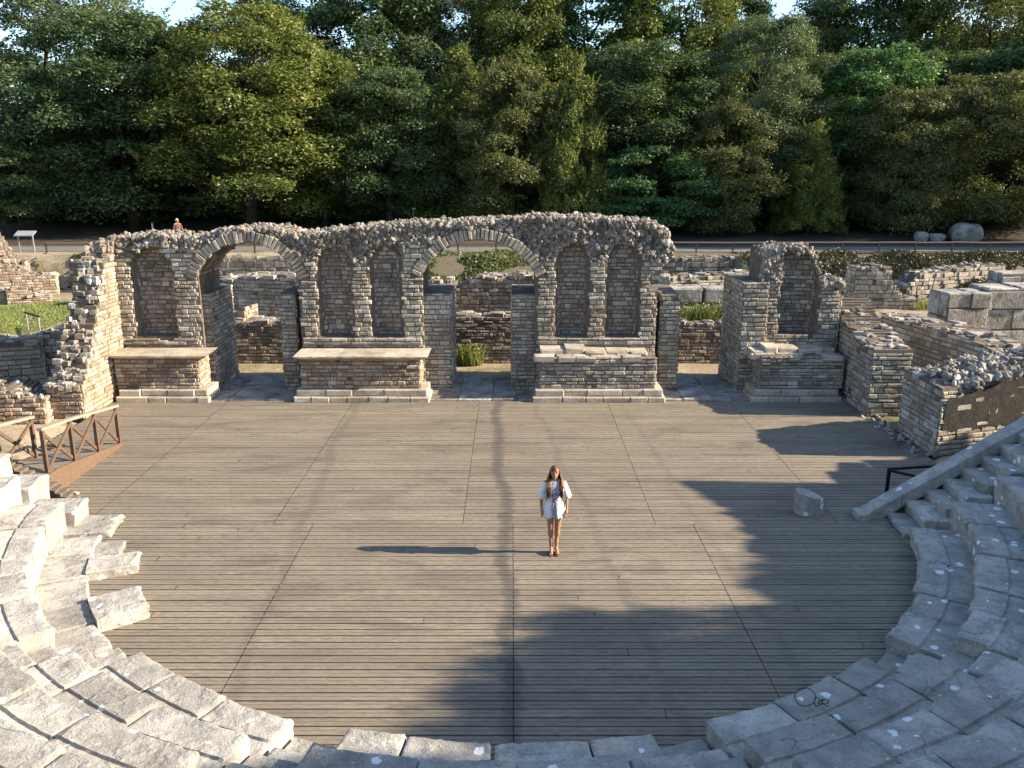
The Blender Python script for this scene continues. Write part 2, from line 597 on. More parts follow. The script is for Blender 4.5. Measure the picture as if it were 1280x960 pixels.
def tint_rand():
    t = rng.beta(2.2, 2.4)
    if rng.random() < 0.07:
        t = rng.uniform(0.85, 1.0)
    return t


def veneer(mb, O, U, V, Nn, Wd, H, mask, ch=0.115, lr=(0.15, 0.38), gap=0.013, relief=0.03, surf=None, mat=0, jit=0.12, inn=0.05, drop=0.015):
    """courses of separate stones on a face; surf(u,v) -> (depth, U', N') for curved faces"""
    O, U, V, Nn = [np.array(a, float) for a in (O, U, V, Nn)]
    v = 0.0
    while v < H - 0.02:
        c_h = ch * rng.choice([0.78, 0.95, 1.05, 1.15, 1.3])
        if v + c_h > H:
            c_h = H - v
        u = -rng.uniform(0, lr[1])
        while u < Wd:
            L = rng.uniform(*lr) * (1.0 if rng.random() > 0.12 else 0.55)
            u0, u1 = max(u, 0.0), min(u + L, Wd)
            u += L
            if u1 - u0 < 0.05:
                continue
            vc = v + c_h / 2
            vt = v + c_h * 0.85
            m0, mc, m1 = mask(u0 + 0.02, vt), mask((u0 + u1) / 2, vt), mask(u1 - 0.02, vt)
            if not mc:
                continue
            if not m0:
                u0 = (u0 + u1) / 2 - (u1 - u0) * 0.1
            if not m1:
                u1 = (u0 + u1) / 2 + (u1 - u0) * 0.1
            if u1 - u0 < 0.05 or rng.random() < drop:
                continue
            uc = (u0 + u1) / 2
            UU, NN, dep = U, Nn, 0.0
            if surf is not None:
                dep, UU, NN = surf(uc, vc)
            c = O + U * uc + V * vc - Nn * dep
            g = gap * rng.uniform(0.6, 1.6)
            add_stone(mb, c, UU, V, NN, (u1 - u0) / 2 - g / 2, c_h / 2 - g * 0.9, relief * rng.uniform(0.2, 1.45), inn, tint_rand(), jit, min(0.016, c_h * 0.15), mat)
        v += c_h


def hprof(hp, seed, amp=0.07, step=0.28):
    xs = [p[0] for p in hp]
    ys = [p[1] for p in hp]

    def f(s):
        k = math.floor(s / step)
        r = math.sin(k * 12.9898 + seed * 78.233) * 43758.5453
        return float(np.interp(s, xs, ys)) + amp * 2 * ((r - math.floor(r)) - 0.5)
    return f


def ruin_wall(name, label, a, b, c, d, hp, group=None, cat='ruined wall', mat='stone', ch=0.115, lr=(0.15, 0.38), z0=0.0, amp=0.07,
              faces='fblr', top='flat', relief=0.03, seed=1, jit=0.12, gap=0.011, topsize=1.0, parent=None, part=None, topdens=1.0):
    """wall with plan a-b (front) c-d (back); height profile hp runs along s in metres from a to b"""
    a, b, c, d = [np.array(p, float) for p in (a, b, c, d)]
    L = np.linalg.norm(b - a)
    h = hprof(hp, seed, amp)
    th = parent if parent is not None else thing(name, label, cat, (float((a[0] + c[0]) / 2), float((a[1] + c[1]) / 2), z0), group)
    mb = MB()

    def face(p, q, s_of):
        W_ = np.linalg.norm(q - p)
        U = np.append((q - p) / W_, 0)
        Nn = np.array([U[1], -U[0], 0])
        H = max(h(s_of(u)) for u in np.linspace(0, W_, 40)) + 0.02
        veneer(mb, np.append(p, z0), U, (0, 0, 1), Nn, W_, H, lambda u, v: v < h(s_of(u)), ch, lr, gap, relief, None, 0, jit)
    if 'f' in faces:
        face(a, b, lambda u: u)
    if 'b' in faces:
        face(c, d, lambda u, W_=np.linalg.norm(d - c): L * (1 - u / W_))
    if 'r' in faces:
        face(b, c, lambda u: L - 0.02)
    if 'l' in faces:
        face(d, a, lambda u: 0.02)
    # mortar core
    k = max(2, int(L / 0.14))
    ins = 0.012
    for i in range(k):
        s0, s1 = i / k, (i + 1) / k
        hh = h((s0 + s1) / 2 * L) - 0.035
        f0, f1 = a + (b - a) * s0, a + (b - a) * s1
        r0, r1 = d + (c - d) * s0, d + (c - d) * s1
        v = [np.append(p, z) for z in (z0 - 0.05, z0 + hh) for p in (f0, f1, r1, r0)]
        v = np.array(v)
        ce = v.mean(0)
        v[:, :2] = ce[:2] + (v[:, :2] - ce[:2]) * 1.0
        q = [(0, 1, 5, 4), (2, 3, 7, 6), (4, 5, 6, 7), (1, 2, 6, 5), (3, 0, 4, 7)]
        mb.add(v, q, None, 0.5, 1)
    o = mb.build(part or 'masonry', [M[mat], M['mortar']], th)
    # top stones
    mt = mt_all = MB()
    T = (np.linalg.norm(d - a) + np.linalg.norm(c - b)) / 2
    nst = int(L * T / (0.055 * topsize * topsize) * topdens)
    if top == 'slab':
        nst = 0
        yaw = math.atan2(b[1] - a[1], b[0] - a[0])
        Uv, Vv = np.array([math.cos(yaw), math.sin(yaw), 0]), np.array([-math.sin(yaw), math.cos(yaw), 0])
        s = 0.0
        while s < L - 0.05:
            l_ = min(rng.uniform(*lr), L - s)
            if L - s - l_ < 0.4:
                l_ = L - s
            f = (s + l_ / 2) / L
            hh = h(f * L)
            w1 = T * rng.uniform(0.42, 0.58)
            for (o_, w_) in ((0, w1), (w1, T - w1)):
                p = a + (b - a) * f
                c_ = np.append(p, z0 + hh - 0.02) + Vv * (o_ + w_ / 2)
                ms = MB()
                add_stone(ms, c_, Uv, Vv, np.array([0, 0, 1.0]), l_ / 2 - 0.015, w_ / 2 - 0.012, rng.uniform(0.02, 0.07), 0.2, rng.uniform(0.4, 1), 0.05, 0.035)
                ms.build('cap_stone', [M[mat]], th)
            s += l_
    for _ in range(nst):
        if nst < 40:
            mt = MB()
        s, t = rng.random(), rng.random()
        p = (a + (b - a) * s) * (1 - t) + (d + (c - d) * s) * t
        drop = abs(h(min(L, s * L + 0.12)) - h(max(0.0, s * L - 0.12)))
        z = z0 + h(s * L) - rng.uniform(0, 1) * drop
        yaw = math.atan2(b[1] - a[1], b[0] - a[0]) + rng.normal() * 0.25
        if top == 'rubble' or rng.random() < 0.3:
            add_rock(mt, (p[0], p[1], z + rng.uniform(-0.07, 0.03)), rng.uniform(0.055, 0.135) * topsize, tint_rand(), 0.6)
        else:
            U = np.array([math.cos(yaw), math.sin(yaw), rng.normal() * 0.05])
            V = np.array([-math.sin(yaw), math.cos(yaw), rng.normal() * 0.05])
            add_stone(mt, np.array([p[0], p[1], z - 0.02]), U, V, np.array([0, 0, 1.0]), rng.uniform(0.1, 0.22) * topsize, rng.uniform(0.07, 0.14) * topsize, rng.uniform(0.0, 0.06), 0.1, tint_rand(), 0.25, 0.015)
        if nst < 40:
            mt.build('top_stone', [M['rubble' if mat != 'ashlar' else 'ashlar']], th)
    mt = mt_all
    # slumped rocks along the steps of the profile
    if top == 'rubble':
        for _ in range(int(L * 24 * topdens)):
            s = rng.random()
            t = rng.choice([0.06, 0.94])
            p = (a + (b - a) * s) * (1 - t) + (d + (c - d) * s) * t
            add_rock(mt, (p[0], p[1], z0 + h(s * L) - rng.uniform(0.02, 0.32)), rng.uniform(0.045, 0.105) * topsize, tint_rand(), 0.7)
    if mt.n:
        mt.build('top_stones' if parent is None else 'loose_stones', [M['rubble' if mat != 'ashlar' else 'ashlar']], th)
    return th


# ------------------------------------------------------------------ ground
CX, CY = -0.1, 16.5          # centre of the orchestra
R0, DR, Z0, DZ = 7.7, 0.85, 0.32, 0.40


def sstep(a, b, x):
    t = np.clip((x - a) / (b - a), 0, 1)
    return t * t * (3 - 2 * t)


def line_y(x):
    """analemma line (symmetrical about the orchestra axis)"""
    return 16.0 + 0.309 * (abs(x - CX) - 7.24)


def ground_z(x, y):
    z = 0.0
    if y > 42:
        if x < 12.5:
            kb = sstep(-6.5, -4.5, x) * (1 - sstep(3.0, 5.0, x))
            z = max(1.78 * sstep(48.2, 49.0, y), 1.78 * kb * sstep(41.5, 48.6, y))
        else:
            z = 1.78 * sstep(43.8 + 0.6 * math.sin(x * 0.7), 49.4, y) + 0.12 * math.sin(x * 1.3 + y) * sstep(44, 46, y) * (1 - sstep(48.5, 49.5, y))
        z += 0.055 * max(0, min(y, 76) - 57)
        z += 0.24 * max(0, min(y, 125) - 76)
        z += 0.12 * noise.noise((x * 0.2, y * 0.2, 0)) * sstep(56, 60, y)
    r = math.hypot(x - CX, y - CY)
    if y < line_y(x) - 0.55 and r > 8.3:
        z = min(0.47 * (r - 8.6), 5.0) - 0.05
    elif -12.2 < x < 10.3 and 8 < y < 24.8:
        z = -0.2
    elif 24 < y < 47:
        z += 0.05 * noise.noise((x * 0.5, y * 0.5, 3.0))
    return z


xs = np.unique(np.concatenate([np.arange(-160, -34, 6), np.arange(-34, 34, 0.5), np.arange(34, 161, 6)]))
ys = np.unique(np.concatenate([np.arange(-60, -10, 4), np.arange(-10, 43, 0.5), np.arange(43, 58, 0.35), np.arange(58, 130, 2), np.arange(130, 330, 14)]))
gv = np.array([(x, y, ground_z(x, y)) for y in ys for x in xs])
nx = len(xs)
gq = [(j * nx + i, j * nx + i + 1, (j + 1) * nx + i + 1, (j + 1) * nx + i) for j in range(len(ys) - 1) for i in range(nx - 1)]
g = MB()
g.add(gv, gq)
structure(g.build('ground', M['ground'], smooth=True))

# gravel path on the bank behind the ruins
pm = MB()
px_ = np.arange(-60, 61, 1.0)
pv, pq = [], []
for i, x in enumerate(px_):
    w = 0.25 * math.sin(x * 0.35)
    for y in (50.7 + w, 52.0, 53.3 + w):
        pv.append((x, y, 1.80 + 0.004))
for i in range(len(px_) - 1):
    for k in range(2):
        pq.append((i * 3 + k, (i + 1) * 3 + k, (i + 1) * 3 + k + 1, i * 3 + k + 1))
pm.add(pv, pq)
structure(pm.build('path', M['path']))

# wooden stage floor of separate boards
dk = MB()
PW = 0.18
y = 8.6
row = 0
while y < 24.72:
    if y < 15.75:
        joints = [-9.9, -7.75, -3.95, 0.02, 3.6, 7.4, 9.6]
    elif y < 20.6:
        joints = [-9.9, -8.5, -4.75, -0.98, 2.85, 6.5, 10.15]
    else:
        joints = [-11.9, -8.5, -4.75, -0.98, 2.85, 6.5, 10.1]
    xr_end = 10.15 if y > 17.3 else 9.3
    joints = [min(j_, xr_end) for j_ in joints]
    extra = [rng.uniform(a_ + 0.7, b_ - 0.7) for a_, b_ in zip(joints[:-1], joints[1:]) if b_ - a_ > 2 and rng.random() < 0.09]
    joints = sorted(joints + extra)
    for x0, x1 in zip(joints[:-1], joints[1:]):
        if x1 - x0 < 0.2:
            continue
        tb = float(np.clip(rng.normal(0.5, 0.13), 0, 1))
        zz = rng.uniform(-0.005, 0.0)
        g0, g1 = 0.012 * rng.uniform(0.75, 1.35), 0.012 * rng.uniform(0.75, 1.35)
        # two-strip board: narrow groove down its middle
        mid = y + PW / 2
        prof = [(y + g0, -0.035), (y + g0, zz - 0.004), (y + g0 + 0.006, zz), (mid - 0.007, zz), (mid, zz - 0.012), (mid + 0.007, zz), (y + PW - g1 - 0.006, zz), (y + PW - g1, zz - 0.004), (y + PW - g1, -0.035)]
        v = [(xx, yy, z_) for xx in (x0 + 0.006, x1 - 0.006) for (yy, z_) in prof]
        k = len(prof)
        q = [(i + 1, i, k + i, k + i + 1) for i in range(k - 1)]
        dk.add(v, q, None, tb)
    y += PW
    row += 1
structure(dk.build('floor', M['deck']))

# stone paving strip in the doorways behind the floor
pv = MB()
x = -11.6
while x < 10:
    w = rng.uniform(0.7, 1.3)
    for (y0, y1) in ((24.75, 25.35), (25.37, 25.95), (25.97, 26.6), (26.62, 27.6)):
        add_box(pv, (x + w / 2, (y0 + y1) / 2, -0.06 + rng.uniform(-0.012, 0.012)), (w / 2 - 0.012, (y1 - y0) / 2 - 0.01, 0.1), rng.normal() * 0.01, tint_rand(), 0, 0.012)
    x += w
structure(pv.build('paving', M['ashlar']))


# ------------------------------------------------------------------ the stage building
def niche_depth(n, u, z):
    """depth of a recess at (u,z); n = (uc, half width, z bottom, z spring, depth factor)"""
    uc, r, zb, zs, k = n
    if z < zb:
        return 0.0
    du = u - uc
    if abs(du) >= r:
        return 0.0
    if z <= zs:
        return k * math.sqrt(max(0.0, 1 - (du / r) ** 4)) * r
    q = (du * du + (z - zs) ** 2) / (r * r)
    return k * r * math.sqrt(max(0.0, 1 - q * q)) if q < 1 else 0.0


def front_wall(th, YF, T, x0, x1, ztop, zface, arches, niches, holes, xr, seed, ch=0.115):
    """heightfield wall: front at depth YF looking to -Y, thickness T"""
    cell = 0.05
    nx_, nz_ = int((x1 - x0) / cell) + 1, int(5.9 / cell) + 1
    X = x0 + np.arange(nx_ + 1) * cell
    Zc = np.arange(nz_ + 1) * cell

    def in_arch(u, z, grow=0.0):
        for (uc, zc, r, ring, zs) in arches:
            hw = math.sqrt(max(0, r * r - (zs - zc) ** 2))
            if z <= zs and abs(u - uc) < hw + grow:
                return True
            if z > zs and (u - uc) ** 2 + (z - zc) ** 2 < (r + grow) ** 2:
                return True
        for (a, b, zt) in holes:
            if a - grow < u < b + grow and z < zt:
                return True
        return False

    def solid(u, z):
        return x0 <= u <= xr(z) and z < ztop(u) and not in_arch(u, z)

    def depth(u, z):
        d = 0.0
        for n in niches:
            d = max(d, niche_depth(n, u, z))
        if d == 0 and z > zface(u):
            d = 0.10 + 0.16 * noise.noise((u * 1.3, z * 1.6, seed)) + 0.1 * noise.noise((u * 4.1, z * 4.3, seed + 5))
            d *= min(1, (z - zface(u)) / 0.15)
        return d
    S = np.zeros((nx_, nz_), bool)
    for i in range(nx_):
        for k in range(nz_):
            S[i, k] = solid(X[i] + cell / 2, Zc[k] + cell / 2)
    D = np.array([[depth(u, z) for z in Zc] for u in X])
    mb = MB()
    V = np.array([(X[i], YF + 0.012 + D[i, k], Zc[k]) for i in range(nx_ + 1) for k in range(nz_ + 1)])
    VB = V.copy()
    VB[:, 1] = YF + T
    nV = len(V)
    q = []

    def idx(i, k):
        return i * (nz_ + 1) + k
    for i in range(nx_):
        for k in range(nz_):
            if not S[i, k]:
                continue
            a, b, c, d = idx(i, k), idx(i + 1, k), idx(i + 1, k + 1), idx(i, k + 1)
            q.append((a, b, c, d))
            q.append((nV + d, nV + c, nV + b, nV + a))
            if i == 0 or not S[i - 1, k]:
                q.append((a, d, nV + d, nV + a))
            if i == nx_ - 1 or not S[i + 1, k]:
                q.append((b, nV + b, nV + c, c))
            if k == nz_ - 1 or not S[i, k + 1]:
                q.append((d, c, nV + c, nV + d))
    mb.add(np.concatenate([V, VB]), q, None, 0.5, 1)

    def in_niche(u, z, grow=0.0):
        for n in niches:
            uc, r, zb, zs, k = n
            if z > zb and abs(u - uc) < r + grow and (z <= zs or (u - uc) ** 2 + (z - zs) ** 2 < (r + grow) ** 2):
                return True
        return False

    def ring(u, z):
        for (uc, zc, r, rg, zs) in arches:
            if z > zs - 0.12 and (u - uc) ** 2 + (z - zc) ** 2 < (r + rg + 0.01) ** 2:
                return True
        return False
    veneer(mb, (x0, YF, 0), (1, 0, 0), (0, 0, 1), (0, -1, 0), x1 - x0, 5.2,
           lambda u, v: solid(x0 + u, v) and v < zface(x0 + u) and not in_niche(x0 + u, v) and not ring(x0 + u, v), ch, (0.13, 0.36), 0.012, 0.035)
    # back face
    veneer(mb, (x1, YF + T, 0), (-1, 0, 0), (0, 0, 1), (0, 1, 0), x1 - x0, 5.2,
           lambda u, v: solid(x1 - u, v) and v < ztop(x1 - u) - 0.1, 0.16, (0.2, 0.5), 0.015, 0.04)
    # right end face
    veneer(mb, (xr(1.0), YF, 0), (0, 1, 0), (0, 0, 1), (1, 0, 0), T, 3.0, lambda u, v: v < zface(x1 - 0.3), ch, (0.13, 0.36), 0.012, 0.03)
    mb.build('facing', [M['stone'], M['mortar']], th)
    # recesses
    for n in niches:
        uc, r, zb, zs, kk = n
        nb = MB()

        def surf(u, v, n=n):
            e = 0.05
            uu, zz = uc - r + u, zb + v
            d0 = niche_depth(n, uu, zz)
            slope = (niche_depth(n, min(uu + e, uc + r), zz) - niche_depth(n, max(uu - e, uc - r), zz)) / (2 * e)
            slope = max(-1.6, min(1.6, slope))
            U = np.array([1, slope, 0.0])
            U /= np.linalg.norm(U)
            return d0, U, np.array([U[1], -U[0], 0.0])
        veneer(nb, (uc - r, YF, zb), (1, 0, 0), (0, 0, 1), (0, -1, 0), 2 * r, zs + r - zb,
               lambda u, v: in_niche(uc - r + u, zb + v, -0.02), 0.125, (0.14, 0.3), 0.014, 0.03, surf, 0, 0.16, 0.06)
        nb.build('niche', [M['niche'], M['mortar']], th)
    # arch rings of voussoirs with the soffit strip behind them
    for (uc, zc, r, rg, zs) in arches:
        am = MB()
        a0 = math.asin((zs - 0.1 - zc) / r) if abs(zs - 0.1 - zc) < r else 0
        arc = math.pi - 2 * a0
        nn = int(arc * (r + rg / 2) / 0.125)
        for i in range(nn):
            a = a0 + arc * (i + 0.5) / nn
            rad = np.array([math.cos(a), 0, math.sin(a)])
            tan = np.array([-math.sin(a), 0, math.cos(a)])
            c = np.array([uc, YF, zc]) + rad * (r + rg / 2 + rng.uniform(-0.02, 0.02))
            wv = arc * (r + rg / 2) / nn / 2 - 0.010
            add_stone(am, c, tan * -1, rad, np.array([0, -1.0, 0]), wv, rg / 2 * rng.uniform(0.86, 1.08), rng.uniform(0.01, 0.06), 0.5, tint_rand() * 0.75, 0.2, 0.014)
        # soffit: a skin of stones running through the thickness
        ns = 26
        sv, sq = [], []
        for i in range(ns + 1):
            a = a0 + arc * i / ns
            for yy in (YF + 0.02, YF + T + 0.01):
                sv.append((uc + math.cos(a) * (r - 0.004), yy, zc + math.sin(a) * (r - 0.004)))
        for i in range(ns):
            sq.append((2 * i, 2 * i + 1, 2 * i + 3, 2 * i + 2))
        am.add(sv, sq, None, 0.5, 1)
        for i in range(nn):
            a = a0 + arc * (i + 0.5) / nn
            rad = np.array([math.cos(a), 0, math.sin(a)])
            tan = np.array([-math.sin(a), 0, math.cos(a)])
            yy = YF + 0.5
            while yy < YF + T:
                L = rng.uniform(0.2, 0.45)
                L = min(L, YF + T - yy)
                c = np.array([uc, yy + L / 2, zc]) + rad * r
                add_stone(am, c, np.array([0, 1.0, 0]), tan, -rad, L / 2 - 0.006, arc * r / nn / 2 - 0.006, rng.uniform(0.004, 0.025), 0.05, tint_rand(), 0.1, 0.01)
                yy += L
        am.build('arch', [M['stone'], M['mortar']], th)
    # rubble crown
    rb = MB()
    area = 0
    for _ in range(11000):
        u = rng.uniform(x0, x1)
        zt, zf = ztop(u), zface(u)
        z = rng.uniform(zf - 0.03, max(zf, zt) + 0.02)
        if rng.random() > (zt - zf) / 1.7 + 0.05 or u > xr(z) + 0.05:
            continue
        if in_arch(u, z, 0.0) or ring(u, z) or in_niche(u, z, 0.02):
            continue
        add_rock(rb, (u, YF + depth(u, z) + rng.uniform(-0.03, 0.06), z), 0.035 + 0.11 * rng.beta(1.2, 2.6), tint_rand() * rng.choice([0.35, 0.7, 1.0]), 0.7)
    for _ in range(int((x1 - x0) * 260)):
        u = rng.uniform(x0, min(x1, xr(4.5)))
        t = rng.random()
        z = ztop(u) + rng.uniform(-0.1, 0.05) + 0.1 * noise.noise((u * 2, t * 4, seed))
        add_rock(rb, (u, YF + 0.02 + t * (T - 0.1), z - 0.02), rng.uniform(0.045, 0.12), tint_rand() * rng.choice([0.5, 0.8, 1.0]), 0.7)
    for _ in range(260):     # broken right-hand end
        z = rng.uniform(zface(x1 - 0.3), max(zface(x1 - 0.3) + 0.1, ztop(x1 - 0.3)))
        add_rock(rb, (xr(z) + rng.uniform(-0.08, 0.04), YF + rng.uniform(0.1, T), z), rng.uniform(0.07, 0.15), tint_rand())
    rb.build('rubble_crown', [M['rubble'], M['mortar']], th)


def pier(th, x0, x1, y0, y1, h):
    mb = MB()
    for (o, U, Nn, Wd) in (((x0, y0), (1, 0, 0), (0, -1, 0), x1 - x0), ((x1, y0), (0, 1, 0), (1, 0, 0), y1 - y0), ((x1, y1), (-1, 0, 0), (0, 1, 0), x1 - x0), ((x0, y1), (0, -1, 0), (-1, 0, 0), y1 - y0)):
        veneer(mb, (o[0], o[1], 0), U, (0, 0, 1), Nn, Wd, h, lambda u, v: True, 0.125, (0.16, 0.36), 0.013, 0.03, None, 0, 0.08)
    add_box(mb, ((x0 + x1) / 2, (y0 + y1) / 2, h / 2 - 0.01), ((x1 - x0) / 2, (y1 - y0) / 2, h / 2), 0, 0.5, 1)
    k = int((x1 - x0) * (y1 - y0) / 0.12)
    for _ in range(k):
        add_stone(mb, np.array([rng.uniform(x0 + .1, x1 - .1), rng.uniform(y0 + .1, y1 - .1), h - 0.03]), np.array([1.0, 0, 0]), np.array([0, 1.0, 0]), np.array([0, 0, 1.0]), rng.uniform(.1, .2), rng.uniform(.1, .16), rng.uniform(0.005, 0.025), 0.05, rng.uniform(0.05, 0.35), 0.2)
    return mb.build('pier', [M['stone'], M['mortar']], th)


YW = 25.8


def xw(px, py=400, Y=YW):
    return PY(px, py, Y)[0]


def zw(py, Y=YW):
    return PY(640, py, Y)[1]


main = thing('stage_wall', 'long ruined stage wall of small pale stones with two open arches and five niches', 'ruined wall', (-4, YW, 0))
top_px = [(100, 300), (125, 296), (150, 291), (200, 287), (225, 291), (250, 290), (275, 283), (320, 279), (345, 281), (375, 287), (400, 286), (425, 281), (450, 279), (520, 273), (600, 271), (680, 265), (750, 268), (800, 271), (822, 275), (836, 290), (850, 300)]
tX = [xw(p[0], p[1], YW + .3) for p in top_px]
tZ = [zw(p[1], YW + .3) - 0.15 for p in top_px]
ztop_m = lambda u: float(np.interp(u, tX, tZ)) + 0.05 * noise.noise((u * 2.3, 0, 1)) + 0.04 * noise.noise((u * 6.3, 0, 1))
fpx = [(100, 322), (165, 322), (168, 308), (215, 305), (224, 316), (240, 308), (262, 300), (330, 300), (372, 318), (380, 326), (500, 326), (504, 307), (524, 305), (540, 300), (590, 296), (640, 300), (668, 322), (676, 326), (850, 326)]
fX = [xw(p[0], p[1]) for p in fpx]
fZ = [zw(p[1]) for p in fpx]
zface_m = lambda u: float(np.interp(u, fX, fZ)) + 0.03 * noise.noise((u * 3.1, 5, 1))


def arch_from(pl, yl, pr, pc, yc, ring):
    xl, xr_ = xw(pl, yl), xw(pr, yl)
    zs, zc = zw(yl), zw(yc)
    c, hgt = (xr_ - xl) / 2, zc - zs
    r = (c * c + hgt * hgt) / (2 * hgt)
    return ((xl + xr_) / 2, zc - r, r, ring, zs)


A1 = arch_from(247, 346, 372, 310, 303, 0.33)
A2 = arch_from(528, 342, 669, 598, 299.5, 0.32)
zn = zw(421)
niches = []
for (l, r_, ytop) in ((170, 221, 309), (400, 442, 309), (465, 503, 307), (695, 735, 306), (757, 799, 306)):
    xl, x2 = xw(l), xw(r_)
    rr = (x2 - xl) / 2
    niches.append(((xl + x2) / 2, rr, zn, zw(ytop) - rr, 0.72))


def xr_m(z):
    if z > 4.0:
        return 4.72 + 0.1 * math.sin(z * 9)
    if z > 3.15:
        return 4.15 + 0.55 * max(0, (z - 3.7) / 0.3)
    return 4.38


front_wall(main, YW, 1.9, -12.55, 4.85, ztop_m, zface_m, [A1, A2], niches, [], xr_m, 3.0)
PH = 3.05
for (l, r_) in ((249, 273), (357, 376), (528, 565), (640, 672), (821, 844)):
    pier(main, xw(l, 488, 26.0), xw(r_, 488, 26.0), 25.98 if l < 820 else 25.9, 28.1, PH)
lm = MB()      # projecting course under the niches
for (l, r_) in ((150, 247), (378, 527), (673, 820)):
    veneer(lm, (xw(l), YW - 0.06, zn - 0.24), (1, 0, 0), (0, 0, 1), (0, -1, 0), xw(r_) - xw(l), 0.22, lambda u, v: True, 0.11, (0.2, 0.5), 0.01, 0.03, None, 0, 0.1, 0.1)
lm.build('ledge', [M['stone']], main)
# little dark putlog holes in the niches are real pits
stub = thing('niche_wall', 'ruined wall stub with one hollow niche and a tall pier, right of the long arched wall', 'ruined wall', (8.8, YW, 0))
s_top = [(930, 352), (941, 350), (944, 320), (955, 312), (985, 310), (1015, 311), (1021, 330), (1024, 352), (1050, 356)]
sX = [xw(p[0], p[1], 26.0) for p in s_top]
sZ = [zw(p[1], 26.0) for p in s_top]
ztop_s = lambda u: float(np.interp(u, sX, sZ)) + 0.05 * noise.noise((u * 3.3, 4, 1))
z_s = lambda u: zw(357) if not (xw(973) < u < xw(1022)) else zw(333)
sn = [((xw(973) + xw(1021)) / 2, (xw(1021) - xw(973)) / 2, zw(418), zw(325), 0.8)]
front_wall(stub, YW, 1.5, xw(949), xw(1050), ztop_s, z_s, [], sn, [], lambda z: xw(1049), 9.0)
pier(stub, xw(919, 485, 25.9), xw(950, 485, 25.9), 25.72, 28.1, zw(352, 25.9))


